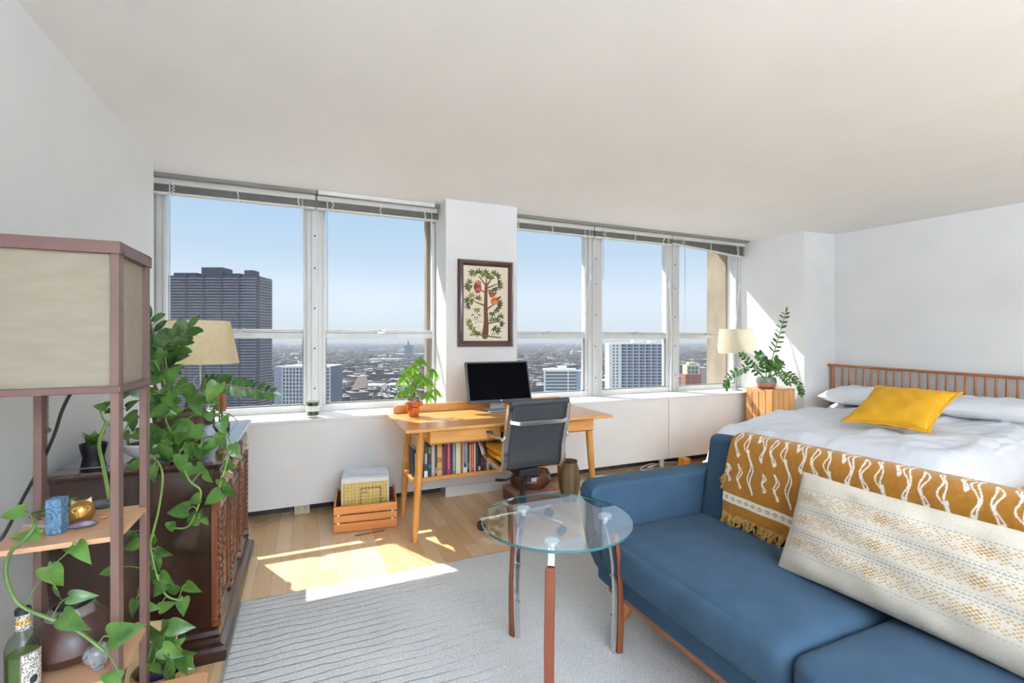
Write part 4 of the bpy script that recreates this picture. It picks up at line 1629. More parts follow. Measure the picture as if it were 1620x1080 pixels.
obj('inner_pot', MB().lathe([(.030,.105),(.040,.112),(.044,.134),(.040,.135),(.036,.122),(0,.12)], px_, 20), mat('grey_plastic_pot', '#6b6a66', .5), mt)
m = MB()
for k in range(3):
    m.tube([px_+Vector((.010*math.cos(z*40+k*2.1), .010*math.sin(z*40+k*2.1), .115+z)) for z in [i*.012 for i in range(11)]], .007, 6)
obj('braided_trunk', m, mat('plant_bark', '#8a6a45', .8, c2='#74552f', nscale=50), mt)
lv, st = MB(), MB()
rl = random.Random(3)
top = px_+Vector((0,0,.225))
for (dx, dz, dy) in ((-.075,.30,.0),(.0,.385,.02),(.045,.44,0),(.10,.29,.02),(.14,.36,.01),(.055,.31,-.05),(-.03,.25,-.05),(-.085,.21,-.02),(.09,.20,-.03),(.15,.22,.0),(.02,.33,.05),(-.05,.35,.03)):
    e = px_+VR*dx+Vector((0,0,.0))+Vector((0,dy,dz-.02))
    st.tube([top+Vector((0,0,-.06+.02*rl.random())), top.lerp(e,.5)+Vector((0,0,.03)), e], [.003,.0022,.0016], 5)
    n = rl.choice((5,5,6))
    for k in range(n):
        a = -PI/2+ (k-(n-1)/2)*.72+rl.uniform(-.2,.2)
        d = VR*math.sin(a+PI/2)*.75+Vector((0,rl.uniform(-.6,.6),0))-Vector((0,0,.75+.2*rl.random()))+VB*.15
        leaf_shape(orient(e, d, VB+Vector((rl.uniform(-.6,.6),rl.uniform(-.6,.6),.4))), rl.uniform(.075,.115), .025, lv, 'lance', droop=.10)
obj('stems', st, mat('green_stem', '#6f8f3a', .5), mt, recalc=False)
obj('leaves', lv, LEAFG, mt, recalc=False, ang=80)

# ================================================================== OFFICE CHAIR
CX, CYc = 1.372, 2.965
ch = thing('office_chair', 'black sling office chair with chrome frame at the desk', 'chair', (CX,CYc,0))
LEA = mat('black_ribbed_leather', '#3a3b3e', .55, c2='#333437', nscale=30, bump=.3, bscale=180)
prof = [(-.265,.885),(-.262,.86),(-.245,.80),(-.215,.70),(-.185,.60),(-.178,.54),(-.17,.49),(-.135,.455),(-.07,.450),(.04,.462),(.14,.472),(.21,.470),(.245,.450)]
def cr(P, k=6):
    o = []
    for i in range(len(P)-1):
        p0, p1, p2, p3 = [Vector((*P[j], 0)) for j in (max(i-1,0), i, i+1, min(i+2,len(P)-1))]
        for q in range(k):
            t = q/k
            o.append(.5*((2*p1)+(p2-p0)*t+(2*p0-5*p1+4*p2-p3)*t*t+(3*p1-p0-3*p2+p3)*t**3))
    o.append(Vector((*P[-1], 0)))
    return o
PF = cr(prof)
cut = 40
def sling(P, hw):
    m = MB()
    def fn(u, v):
        i = min(int(u*(len(P)-1)), len(P)-2)
        f = u*(len(P)-1)-i
        p = P[i].lerp(P[i+1], f)
        a = 2*v-1
        return Vector((CX+hw*a, CYc+p.x, p.y-.012*(1-a*a)*(1 if p.x > -.1 else .0)))
    return m.grid(fn, 60, 14)
o = obj('backrest', sling(PF[:cut], .195), LEA, ch, recalc=False, ang=180)
s2 = o.modifiers.new('thickness', 'SOLIDIFY'); s2.thickness = .014; s2.offset = 0
o = obj('seat', sling(PF[cut-1:], .195), LEA, ch, recalc=False, ang=180)
s2 = o.modifiers.new('thickness', 'SOLIDIFY'); s2.thickness = .02; s2.offset = 0
obj('head_roll', MB().tube([(CX-.205,CYc-.268,.893),(CX+.205,CYc-.268,.893)], .021, 14), LEA, ch)
for s in (-1, 1):
    m = MB()
    P = [(CX+s*.208, CYc+p.x, p.y) for p in PF]
    for a, b in zip(P, P[1:]):
        m.beam(a, b, .028, .034, up=(0,0,1) if abs(b[2]-a[2]) < abs(b[1]-a[1]) else (0,1,0))
    rl_ = obj('side_rail', m, SATIN, ch)
    # arm loop
    Q = [(CX+s*.225,CYc-.205,.655),(CX+s*.25,CYc-.17,.665),(CX+s*.262,CYc-.06,.675),(CX+s*.262,CYc+.10,.672),(CX+s*.258,CYc+.165,.65),(CX+s*.252,CYc+.17,.58),(CX+s*.235,CYc+.13,.49),(CX+s*.215,CYc+.09,.468)]
    ar = MB()
    for a, b in zip(Q, Q[1:]):
        ar.beam(a, b, .026, .012, up=(0,0,1) if abs(b[2]-a[2]) < .05 else (0,1,0))
    ao = obj('armrest', ar, SATIN, ch, bevel=.003)
    obj('arm_pad', MB().beam((CX+s*.262,CYc-.07,.684), (CX+s*.262,CYc+.12,.682), .034, .012), BLACKP, ao, bevel=.004)
    obj('bolt', MB().cyl((CX+s*.233,CYc-.20,.655), (CX+s*.243,CYc-.20,.655), .009, n=10), STEEL, ao)
m = MB()
P = [(CX-.205,CYc-.262,.775),(CX-.15,CYc-.285,.765),(CX+.15,CYc-.285,.765),(CX+.205,CYc-.262,.775)]
for a, b in zip(P, P[1:]):
    m.beam(a, b, .008, .024)
obj('back_stretcher', m, SATIN, ch, bevel=.002)
m = MB()
m.beam((CX-.205,CYc-.03,.44), (CX+.205,CYc-.03,.44), .03, .02).beam((CX-.205,CYc+.1,.44), (CX+.205,CYc+.1,.44), .03, .02)
obj('seat_stretcher', m, CHROME, ch)
m = MB().box((CX-.075,CYc-.11,.375), (CX+.075,CYc+.13,.428)).box((CX-.04,CYc-.15,.345), (CX+.04,CYc+.06,.385))
mech = obj('tilt_mechanism', m, BLACKP, ch, bevel=.012)
obj('lever', MB().tube([(CX-.06,CYc-.06,.385),(CX-.16,CYc-.10,.37),(CX-.20,CYc-.11,.375),(CX-.245,CYc-.12,.385)], [.006,.006,.009,.009], 8), BLACKP, mech)
obj('sticker', MB().box((CX-.005,CYc-.1515,.352), (CX+.032,CYc-.1498,.376)), mat('pale_sticker', '#d9d3cc', .6, c2='#b98f87', nscale=90), mech)
obj('gas_lift', MB().cyl((CX,CYc,.10), (CX,CYc,.22), .028).cyl((CX,CYc,.22), (CX,CYc,.38), .018), BLACKP, ch)
m = MB().cyl((CX,CYc,.075), (CX,CYc,.125), .04, .034, 20)
obj('base_hub', m, SATIN, ch)
for k in range(5):
    a = math.radians(166+72*k)
    d = Vector((math.cos(a), math.sin(a), 0))
    c = Vector((CX,CYc,0))
    lg = obj('base_arm', MB().beam(c+d*.03+Vector((0,0,.105)), c+d*.295+Vector((0,0,.072)), .036, .024, w1=(.024,.018)), SATIN, ch, bevel=.004)
    p = c+d*.285
    t = Vector((-d.y, d.x, 0))
    m = MB().cyl(p+t*.006+Vector((0,0,.0275)), p+t*.026+Vector((0,0,.0275)), .027, n=18).cyl(p-t*.006+Vector((0,0,.0275)), p-t*.026+Vector((0,0,.0275)), .027, n=18).cyl(p+Vector((0,0,.03)), p+Vector((0,0,.068)), .008, n=8)
    obj('caster', m, BLACKP, lg, bevel=.004)
# yellow blanket folded on the seat
YB = mat('yellow_knit', '#e0a422', .95, c2='#d0931a', nscale=30, bump=.5, bscale=140)
bl = thing('seat_cushion_pad', 'folded yellow cushion on the seat of the office chair', 'cushion', (CX,CYc+.04,.47))
obj('pad', soft_box((CX-.200,CYc-.155,.478), (CX+.185,CYc+.19,.530), .024, 14, (.006,.004,.012)), YB, bl)
obj('folded_flap', soft_box((CX-.215,CYc-.15,.532), (CX+.18,CYc+.16,.578), .022, 14, (.008,.006,.016)), YB, bl)
m = MB()
for k in range(4):
    m.tube([(CX-.19,CYc-.09+.012*k,.54),(CX-.205-.008*k,CYc-.10+.01*k,.525),(CX-.20,CYc-.12,.51-.006*k)], .006, 6)
obj('tie', m, YB, bl)

# ------------------------------------------------------------------ under and beside the desk
bv = Vector((1.945,3.30,0))
bk = thing('basket_vase', 'brown woven tall vase on the floor by the right desk leg', 'vase', bv)
WK = mat('woven_seagrass', '#8a7450', .75, c2='#564630', nscale=22, stretch=(1,1,.08), bump=.8, bscale=120)
obj('body', MB().lathe([(0,0),(.050,0),(.058,.02),(.078,.10),(.083,.17),(.076,.24),(.060,.295),(.057,.315),(.050,.315),(.052,.29),(.06,.24),(0,.05)], bv, 28), WK, bk)
m = MB()
m.tube([bv+Vector((.057*math.cos(a),.057*math.sin(a),.318)) for a in [2*PI*i/24 for i in range(24)]], .006, 6, closed=True)
obj('rim', m, mat('dark_rattan', '#4d3d28', .7, c2='#3c2f1f', nscale=60), bk)
fan = thing('rolled_wooden_rod', 'slim reddish wooden rod standing in the woven vase', 'rod', bv+Vector((0,.02,.05)))
obj('rod', MB().beam(bv+Vector((-.01,.02,.05)), bv+Vector((-.02,.10,.62)), .012, .012), mat('reddish_rod', '#8c4a34', .5, c2='#6f3826'), fan)
rod2 = thing('rolled_paper', 'rolled pale paper standing in the woven vase', 'paper roll', bv+Vector((-.03,0,.05)))
obj('roll', MB().cyl(bv+Vector((-.028,.015,.05)), bv+Vector((-.05,.06,.60)), .014, n=14), mat('kraft_roll', '#c49a7a', .7, c2='#b5532f', nscale=5, stretch=(.2,.2,1.5)), rod2)
bx = thing('storage_box', 'flat brown cardboard box on the floor under the desk behind the chair', 'box', (1.66,3.42,0))
obj('carton', MB().box((1.48,3.28,.0), (1.84,3.58,.085)), mat('brown_carton', '#8d6148', .8, c2='#7d5440', nscale=20), bx, bevel=.003)
obj('lid', MB().box((1.476,3.276,.087), (1.844,3.584,.105)), mat('pinkish_lid', '#b58c78', .7, c2='#a87f6c', nscale=20), bx, bevel=.003)
bag = thing('leather_bag', 'crumpled shiny brown leather bag lying on the carton under the desk', 'bag', (1.66,3.42,.106))
LB = mat('brown_leather', '#6b3b26', .3, c2='#4d2918', nscale=9, coat=.3, bump=.8, bscale=22)
def bagf(u, v):
    a, b = 2*PI*u, PI*(v-.5)
    n = 1+.06*math.sin(5*a+2*math.sin(3*b))+.04*math.sin(11*a)
    return Vector((1.66+.165*math.cos(a)*max(0,math.cos(b))**.5*n, 3.42+.125*math.sin(a)*max(0,math.cos(b))**.5*n, .107+.075*(1+math.sin(b)*(1+.12*math.sin(4*a)))))
obj('body', MB().grid(bagf, 40, 24, True), LB, bag, ang=70)
obj('strap', MB().tube([(1.54,3.36,.20),(1.58,3.33,.27),(1.68,3.32,.292),(1.76,3.34,.26),(1.79,3.38,.20)], .009, 8), LB, bag)

# ------------------------------------------------------------------ crate with records
cr_ = thing('record_crate', 'slatted orange wooden crate of records on the floor left of the desk', 'crate', (.375,3.46,0), math.radians(-6))
MC = Matrix.Translation((.375,3.33,0)) @ Matrix.Rotation(math.radians(-6.5), 4, 'Z')
OC = wood('orange_pine', '#d0853e', '#bd7030', 'x', 6, .45, .2)
OCy = wood('orange_pine_side', '#c67c38', '#b26a2c', 'y', 6, .45, .2)
def C_(): 
    q = MB()
    q.T = MC
    return q
hw = .205
for z0, z1 in ((.006,.062), (.070,.116), (.124,.176)):
    obj('front_slat', C_().box((-hw,0,z0), (hw,.013,z1)), OC, cr_, bevel=.002)
    obj('back_slat', C_().box((-hw,.345,z0), (hw,.358,z1)), OC, cr_, bevel=.002)
for s in (-1, 1):
    Ms = Matrix(((0,0,1,0),(1,0,0,0),(0,1,0,0),(0,0,0,1)))
    q = MB()
    q.T = MC
    q.prism([(.013,.0),(.345,.0),(.345,.195),(.30,.205),(.05,.205),(.013,.18)], s*(hw-.007)-.006, s*(hw-.007)+.006, Ms)
    obj('side_panel', q, OCy, cr_, bevel=.002)
    for z in (.066, .120):
        obj('corner_spacer', C_().box((s*.175-.009,.0,z-.006), (s*.175+.009,.0125,z+.006)), mat('pale_pine_spacer', '#e8cba0', .6), cr_)
obj('floor_board', C_().box((-hw+.013,.013,.006), (hw-.013,.345,.014)), OC, cr_)
rec = [('gold gridded record sleeve at the front of the crate', '#c8a94e'), ('white record sleeve behind the gold gridded one', '#d9d8da'), ('grey-lilac record sleeve third from the front of the crate', '#b5b1b6'),
       ('pale silver record sleeve in the middle of the crate', '#c5c5c6'), ('beige record sleeve in the back half of the crate', '#b8ab9b'), ('taupe record sleeve near the back of the crate', '#96887b'), ('brown-edged record sleeve second from the back of the crate', '#7d6457'), ('dark brown record sleeve at the back of the crate', '#55392f')]
for i, (lb, c) in enumerate(rec):
    y0 = .070+.030*i
    M = MC @ Matrix.Translation((.002*(-1)**i-(.006 if i == 0 else 0), y0, .0165)) @ Matrix.Rotation(-math.radians(4+1.6*i), 4, 'X')
    h = .315
    r = thing('record_sleeve', lb, 'record', MC @ Vector((0,y0,.0165)), 0, 'records in the orange crate')
    q = MB()
    q.T = M
    q.box((-.157,0,0), (.157,.004,h))
    cm = mat('sleeve_'+c[1:], c, .35, c2=None, nscale=30, coat=.3)
    if i == 0:
        obj('sleeve', q, mat('sleeve_white_rim', '#dcd9d2', .3, coat=.3), r)
        gm = mat('gold_grid_print', '#c9a94f', .35, c2='#b8963f', nscale=60, coat=.5, attr='pattern')
        q = MB()
        q.T = M
        NG = 170
        q.grid(lambda u, v: Vector((-.150+.300*u, -.0008, .004+.283*v)), NG, NG)
        g = obj('cover_print', q, gm, r, recalc=False)
        u, v = np.repeat(np.linspace(0,1,NG),NG), np.tile(np.linspace(0,1,NG),NG)
        cell = 1/13
        fu, fv = np.mod(u,cell)/cell, np.mod(v,cell)/cell
        line = (fu < .10) | (fv < .10)
        iu, iv = np.floor(u/cell), np.floor(v/cell)
        h1 = np.mod(np.sin(iu*12.9898+iv*78.233)*43758.5, 1)
        blob = (np.hypot(fu-.55,fv-.55) < .16+.2*h1) & (np.hypot(fu-.55,fv-.55) > .10+.1*h1)
        fr2 = (((np.abs(u-.40) < .010) | (np.abs(u-.84) < .014)) & (v > .1) & (v < .86) & (fv > .2)) | ((np.abs(v-.85) < .02) & (u > .40) & (u < .85) & (fu > .18))
        dark = fr2 | ((np.abs(v-.755) < .022) & (u > .43) & (u < .56) & (np.mod(u,.022) < .016)) | ((v < .37) & ~line & (h1 > .25) & (fu > .15) & (fv > .2))
        rg = np.zeros((NG*NG,4))
        rg[line,:] = (*lin('#ecd98f')[:3], .7)
        rg[blob,:] = (*lin('#8a7236')[:3], .65)
        rg[dark,:] = (*lin('#3b3122')[:3], .9)
        paint(g, rg)
    else:
        obj('sleeve', q, cm, r)
        q = MB()
        q.T = M
        q.box((-.156,.0005,h), (.156,.0035,h+.004))
        obj('inner_edge', q, mat('plastic_outer_edge', '#e4e4e8', .2, coat=.5), r)
pl_ = thing('thin_slat', 'thin dark slat lying on the floor in front of the crate', 'slat', (.42,3.235,0))
obj('strip', MB().beam((.30,3.262,.004), (.49,3.275,.004), .012, .006), mat('dark_slat', '#7a4a28', .6), pl_)

# ------------------------------------------------------------------ candle on the sill, outlet, cables
cnd = thing('candle_jar', 'glass jar candle with dark green wax and white label on the window sill', 'candle', (.052,3.84,.712))
cc = (.052,3.84,.7125)
obj('jar', MB().lathe([(0,.003),(.042,.003),(.046,.010),(.046,.120),(.043,.120),(.043,.014),(0,.012)], cc, 28), glass('jar_glass', (.93,.96,.94), 1.5), cnd)
obj('wax', MB().lathe([(0,.014),(.042,.014),(.042,.112),(0,.112)], cc, 24), mat('dark_green_wax', '#4f5733', .5, c2='#40482a', nscale=20), cnd)
obj('label_band', MB().lathe([(.0465,.045),(.0465,.085)], cc, 24), mat('white_label', '#efefec', .6), cnd, recalc=False)
ol = thing('floor_outlet', 'beige double power outlet under the left radiator cover', 'outlet', (-.02,3.86,0))
obj('box', MB().box((-.075,3.835,.0), (.03,3.925,.083)), mat('beige_outlet', '#cfc3ab', .5, c2='#c4b79e'), ol, bevel=.004)
m = MB()
for x in (-.045, .0):
    for dx in (-.007, .007):
        m.box((x+dx-.0015,3.834,.040), (x+dx+.0015,3.8355,.056))
    m.cyl((x,3.834,.03), (x,3.8355,.03), .0035, n=8)
obj('socket', m, BLACKP, ol)
def cable(name, label, pts, r, m, cat='cable'):
    P = []
    for i in range(len(pts)-1):
        p0, p1, p2, p3 = [Vector(pts[j]) for j in (max(i-1,0), i, i+1, min(i+2,len(pts)-1))]
        for q in range(8):
            t = q/8
            P.append(.5*((2*p1)+(p2-p0)*t+(2*p0-5*p1+4*p2-p3)*t*t+(3*p1-p0-3*p2+p3)*t**3))
    P.append(Vector(pts[-1]))
    return tag(obj(name, MB().tube(P, r, 7), m, recalc=False), label, cat)
WCB = mat('white_cable', '#e5e0d8', .45)
cable('power_cable', 'white power cable coiled on the floor right of the desk', [(2.2,3.66,.008),(2.36,3.70,.008),(2.52,3.76,.008),(2.7,3.70,.008),(2.95,3.70,.008),(3.12,3.74,.008),(3.24,3.84,.010),(3.30,3.88,.016),(3.20,3.87,.02),(3.05,3.80,.017),(3.02,3.74,.013),(3.14,3.71,.013),(3.32,3.70,.010),(3.46,3.74,.012),(3.50,3.82,.02),(3.38,3.86,.022),(3.2,3.80,.024),(3.1,3.76,.022)], .006, WCB)
cable('power_cable', 'grey wire on the floor by the dresser under the left radiator cover', [(-.33,3.70,.005),(-.2,3.78,.005),(-.12,3.86,.006),(-.085,3.87,.03)], .004, mat('grey_cable', '#8a8782', .5))
op = thing('wooden_stool_leg', 'sunlit yellow-orange wooden block standing on the floor beyond the sofa arm', 'block', (3.40,3.60,0))
obj('block', MB().box((3.415,3.60,0), (3.50,3.68,.115)), wood('sunny_pine', '#e09a2e', '#c9821f', 'z', 5), op, bevel=.004)

# ================================================================== PICTURE
FRM = wood('dark_mahogany_frame', '#4a2a21', '#3a1f18', 'z', 6, .35, .3)
pic = thing('framed_embroidery', 'dark wood framed embroidery of a tree with owls on the pier', 'picture', (1.407,3.79,1.594))
x0, x1, z0, z1 = 1.157, 1.657, 1.230, 1.960
m = MB()
fw = .050
def fprof(d):      # raised moulding, d = distance from outside edge
    return 3.765-.010*math.sin(PI*min(1,d/fw))
steps = [0, .008, .018, .034, .044, .050]
ys = [3.772, 3.757, 3.760, 3.756, 3.764, 3.775]
rings = []
for d, y in zip([0]+steps, [3.7885]+ys):
    rings += [(x0+d,y,z0+d), (x1-d,y,z0+d), (x1-d,y,z1-d), (x0+d,y,z1-d)]
fs = []
for i in range(len(steps)):
    for k in range(4):
        fs.append((i*4+k, i*4+(k+1)%4, (i+1)*4+(k+1)%4, (i+1)*4+k))
m.add(rings, fs)
obj('frame', m, FRM, pic, ang=20)
NGX, NGZ = 170, 270
q = MB()
xa, xb, za, zb = x0+.045, x1-.045, z0+.045, z1-.045
q.grid(lambda u, v: Vector((xa+(xb-xa)*u, 3.776, za+(zb-za)*v)), NGX, NGZ)
LINEN = mat('cream_linen_ground', '#ebe0cc', .9, c2='#e3d6bf', nscale=120, bump=.2, bscale=300, attr='pattern')
art = obj('embroidery', q, LINEN, pic, recalc=False)
u, v = np.repeat(np.linspace(0,1,NGX),NGZ)*.41, np.tile(np.linspace(0,1,NGZ),NGX)*.64
rg = np.zeros((NGX*NGZ,4))
ra = random.Random(12)
def put(mask, c):
    rg[mask,:3] = lin(c)[:3]
    rg[mask,3] = 1
def cap(ax, ay, bx, by, r0, r1, c):
    dx, dy = bx-ax, by-ay
    t = np.clip(((u-ax)*dx+(v-ay)*dy)/(dx*dx+dy*dy), 0, 1)
    put(np.hypot(u-ax-t*dx, v-ay-t*dy) < r0+(r1-r0)*t, c)
def ell(cx, cy, a, b, ang, c, tip=0):
    ca, sa = math.cos(ang), math.sin(ang)
    X, Y = (u-cx)*ca+(v-cy)*sa, -(u-cx)*sa+(v-cy)*ca
    put((X/a)**2+(Y/(b*(1-tip*X/a)))**2 < 1, c)
GR = ['#4f5a2e','#7d8438','#36473a','#5f6a35','#94903f','#45523f','#6b6130']
def sprig(x, y, ang, n=5, L=.046):
    cs = ra.choice(GR)
    for k in range(n):
        a = ang+(k-(n-1)/2)*.62
        l = L*(1-.12*abs(k-(n-1)/2))
        c2 = cs if ra.random() < .6 else ra.choice(GR)
        ell(x+math.cos(a)*l*.62, y+math.sin(a)*l*.62, l*.5, l*.17, a, c2, .4)
BR = '#6a4430'
cap(.195,.05,.205,.14,.030,.022,BR); cap(.205,.14,.200,.30,.022,.017,BR); cap(.200,.30,.205,.48,.017,.012,BR)
put((np.abs(v-.045-.012*np.sin(u*14)) < .006) & (u > .06) & (u < .34), '#5f6a3a')
for gx in (.09,.11,.13,.15,.26,.28,.31):
    ell(gx,.062,.014,.004,PI/2+ra.uniform(-.3,.3),'#8f8a45')
for ax, ay, bx, by in ((.20,.15,.10,.115),(.21,.15,.315,.17),(.20,.30,.10,.335),(.205,.27,.30,.33),(.205,.41,.15,.435),(.205,.47,.14,.55),(.205,.47,.21,.56),(.21,.45,.30,.49),(.21,.47,.27,.56)):
    cap(ax,ay,bx,by,.007,.004,BR)
for x, y, a in ((.08,.12,2.8),(.11,.10,3.8),(.13,.085,4.6),(.06,.15,2.2),(.27,.12,-.9),(.30,.10,-.4),(.30,.17,1.2),(.33,.15,.1),(.26,.17,1.6),(.335,.20,1.3),(.09,.33,2.8),(.06,.30,3.5),(.08,.37,2.0),(.13,.35,1.2),(.12,.28,-1.5),(.05,.34,2.9),(.31,.30,.2),(.32,.32,.9),(.29,.28,-.7),(.26,.25,-1.5),(.06,.48,1.9),(.07,.44,2.6),(.05,.46,3.2),(.12,.56,2.3),(.14,.57,1.5),(.09,.57,2.8),(.20,.57,1.5),(.21,.54,1.0),(.19,.55,2.1),(.27,.57,1.0),(.30,.55,.5),(.25,.53,1.7),(.31,.50,0.0),(.32,.48,-.5),(.28,.46,-1.2),(.25,.44,-1.5)):
    sprig(x, y, a)
# a rust owl, an orange owl taking wing, and two cream owls on the branches
ell(.128,.455,.034,.050,.12,'#9a4634'); ell(.135,.492,.026,.022,0,'#b4583c'); ell(.118,.44,.018,.036,.2,'#7a2f2a')
for k in range(5):
    cap(.11+.008*k,.425,.115+.008*k,.45,.002,.002,'#c98a63')
ell(.127,.498,.006,.006,0,'#e8d9bd'); ell(.145,.496,.006,.006,0,'#e8d9bd'); ell(.127,.498,.003,.003,0,'#1d1715'); ell(.145,.496,.003,.003,0,'#1d1715')
ell(.285,.345,.040,.030,.35,'#c8653a'); ell(.262,.395,.030,.020,.5,'#b05a3c'); ell(.240,.405,.018,.008,2.2,'#7b3a2b'); ell(.287,.408,.016,.008,.8,'#7b3a2b'); ell(.318,.37,.028,.010,.6,'#8d4732')
ell(.285,.335,.022,.014,.2,'#dd8c58')
ell(.115,.165,.036,.046,0,'#efe6d2'); ell(.155,.145,.026,.032,0,'#f1e9d8'); ell(.115,.205,.030,.016,0,'#e9dfc8')
for k in range(26):
    ell(.115+ra.uniform(-.026,.026),.165+ra.uniform(-.036,.03),.0035,.0022,0,'#4b443c')
for k in range(10):
    ell(.158+ra.uniform(-.018,.018),.145+ra.uniform(-.02,.02),.003,.002,0,'#4b443c')
for ex in (.085,.145):
    ell(ex,.222,.014,.005,.4 if ex < .1 else 2.7,'#332d2a')
ell(.104,.203,.006,.006,0,'#2b2622'); ell(.126,.203,.006,.006,0,'#2b2622'); ell(.152,.165,.004,.004,0,'#2b2622'); ell(.166,.165,.004,.004,0,'#2b2622')
cap(.10,.195,.115,.185,.002,.002,'#332d2a'); cap(.13,.195,.115,.185,.002,.002,'#332d2a')
rg[:,:3] *= (0.92+.16*np.mod(np.sin(u*900)*np.sin(v*700),1))[:,None]
paint(art, rg)

# ================================================================== NIGHTSTAND CRATE, LAMP, PLANT
ns = thing('crate_nightstand', 'upended slatted pine crate used as nightstand between bed and window sill', 'nightstand', (4.50,3.50,0))
x0, x1, y0, y1, zt = 4.335, 4.675, 3.345, 3.675, .78
PN = wood('yellow_pine', '#d9a268', '#c78a4d', 'z', 5, .5, .1)
PNx = wood('yellow_pine_flat', '#d9a268', '#c78a4d', 'x', 5, .5, .1)
obj('top_board', MB().box((x0,y0,zt-.015), (x1,y1,zt)), PNx, ns, bevel=.002)
obj('bottom_board', MB().box((x0,y0,0), (x1,y1,.015)), PNx, ns, bevel=.002)
for x, y in ((x0+.004,y0+.012),(x1-.030,y0+.012),(x0+.004,y1-.032),(x1-.030,y1-.032)):
    obj('corner_post', MB().box((x+.008,y,.015), (x+.028,y+.02,zt-.015)), PN, ns, bevel=.002)
k = 4
for i in range(k):
    a, b = y0+.006+(y1-y0-.012)*i/k, y0+.006+(y1-y0-.012)*(i+1)/k-.010
    obj('side_slat', MB().box((x0,a,.016), (x0+.011,b,zt-.016)), PN, ns, bevel=.002)
    obj('side_slat', MB().box((x1-.011,a,.016), (x1,b,zt-.016)), PN, ns, bevel=.002)
for i in range(4):
    a, b = x0+.012+(x1-x0-.024)*i/4, x0+.012+(x1-x0-.024)*(i+1)/4-.008
    obj('front_slat', MB().box((a,y0,.016), (b,y0+.011,zt-.016)), PN, ns, bevel=.002)

def table_lamp(label, c, shade_z, shade_h, r0, r1, balls, base_r, sm, dark_base=False):
    r = thing('table_lamp', label, 'lamp', c)
    c = Vector(c)
    GLB = glass('clear_lamp_glass', (.94,.96,.97), 1.6)
    m = MB()
    m.lathe([(0,.0005),(base_r,.0005),(base_r,.010),(base_r*.4,.020),(0,.020)], c, 28)
    obj('foot', m, STEEL if not dark_base else BLACKP, r)
    z = .020
    for rb in balls:
        obj('glass_ball', MB().sphere(c+Vector((0,0,z+rb)), rb, 20, 14), GLB, r)
        z += 2*rb
    obj('stem', MB().cyl(c+Vector((0,0,.02)), c+Vector((0,0,shade_z-c.z+.10)), .006, n=10), STEEL, r)
    m = MB()
    n = 48
    m.grid(lambda u, v: Vector((c.x+(r0+(r1-r0)*v)*math.cos(2*PI*u), c.y+(r0+(r1-r0)*v)*math.sin(2*PI*u), shade_z+shade_h*v)), n, 6, True)
    o = obj('lamp_shade', m, sm, r, recalc=True)
    for zz, rr in ((shade_z, r0), (shade_z+shade_h, r1)):
        obj('shade_rim', MB().torus((c.x,c.y,zz), rr, .0025, 48, 6), mat('shade_trim', '#e2d5b4', .8), o)
    q = MB()
    for k in range(3):
        a = 2*PI*k/3
        q.tube([(c.x,c.y,shade_z+.10), (c.x+r1*.7*math.cos(a),c.y+r1*.7*math.sin(a),shade_z+shade_h-.01), (c.x+r1*math.cos(a),c.y+r1*math.sin(a),shade_z+shade_h-.003)], .0018, 5)
    obj('spider', q, STEEL, o)
    obj('bulb', MB().sphere((c.x,c.y,shade_z+.15), (.028,.028,.040), 16, 10).cyl((c.x,c.y,shade_z+.08), (c.x,c.y,shade_z+.12), .014), mat('frosted_bulb', '#f0eee6', .3), r)
    return r
table_lamp('white drum table lamp with clear glass ball stem on the window sill by the bed', (4.475,3.905,.7125), 1.140, .265, .205, .178, (.036,.032,.050,.034,.028), .065, mat('white_linen_shade', '#dad1be', .9, c2='#cfc5b0', nscale=80, trans=.45))
# zz plant on the nightstand
ZZL = mat('dark_glossy_leaf', '#577f3c', .3, c2='#274d20', nscale=30, trans=.2, coat=.3)
ZZS = mat('zz_stem', '#54753a', .5, c2='#465f34')
def zz_stem(stm, lvs, pts, npairs, L, rg_, start=.25, w=.5, rad=(.006,.003)):
    P = []
    for i in range(len(pts)-1):
        p0, p1, p2, p3 = [Vector(pts[j]) for j in (max(i-1,0), i, i+1, min(i+2,len(pts)-1))]
        for q in range(8):
            t = q/8
            P.append(.5*((2*p1)+(p2-p0)*t+(2*p0-5*p1+4*p2-p3)*t*t+(3*p1-p0-3*p2+p3)*t**3))
    P.append(Vector(pts[-1]))
    stm.tube(P, [rad[0]+(rad[1]-rad[0])*i/(len(P)-1) for i in range(len(P))], 7)
    N = len(P)
    for k in range(npairs):
        f = start+(1-start)*k/(npairs-.5)
        i = min(int(f*(N-1)), N-2)
        p = P[i].lerp(P[i+1], f*(N-1)-i)
        d = (P[i+1]-P[i]).normalized()
        side = d.cross(VB)
        if side.length < .1:
            side = VR.copy()
        side.normalize()
        side = (side+VB*rg_.uniform(-.25,.25)).normalized()
        for s in (-1, 1):
            dd = side*s+d*.55+Vector((0,0,rg_.uniform(-.1,.35)))
            leaf_shape(orient(p, dd, VB*.6+Vector((0,0,.6))+d*rg_.uniform(-.3,.3)), L*rg_.uniform(.85,1.1)*(1-.35*f*f), L*w, lvs, 'oval', droop=.12)
    leaf_shape(orient(P[-1], (P[-1]-P[-3]), VB+Vector((0,0,.4))), L*.8, L*w*.8, lvs, 'oval')
pc = Vector((4.41,3.475,.7805))
zp = thing('potted_plant', 'zz plant in a green and brown glazed pot on the crate nightstand', 'plant', pc)
obj('saucer', MB().lathe([(0,0),(.075,0),(.090,.014),(.086,.014),(.07,.006),(0,.006)], pc, 28), mat('terracotta_saucer', '#8c4a36', .4, coat=.3), zp)
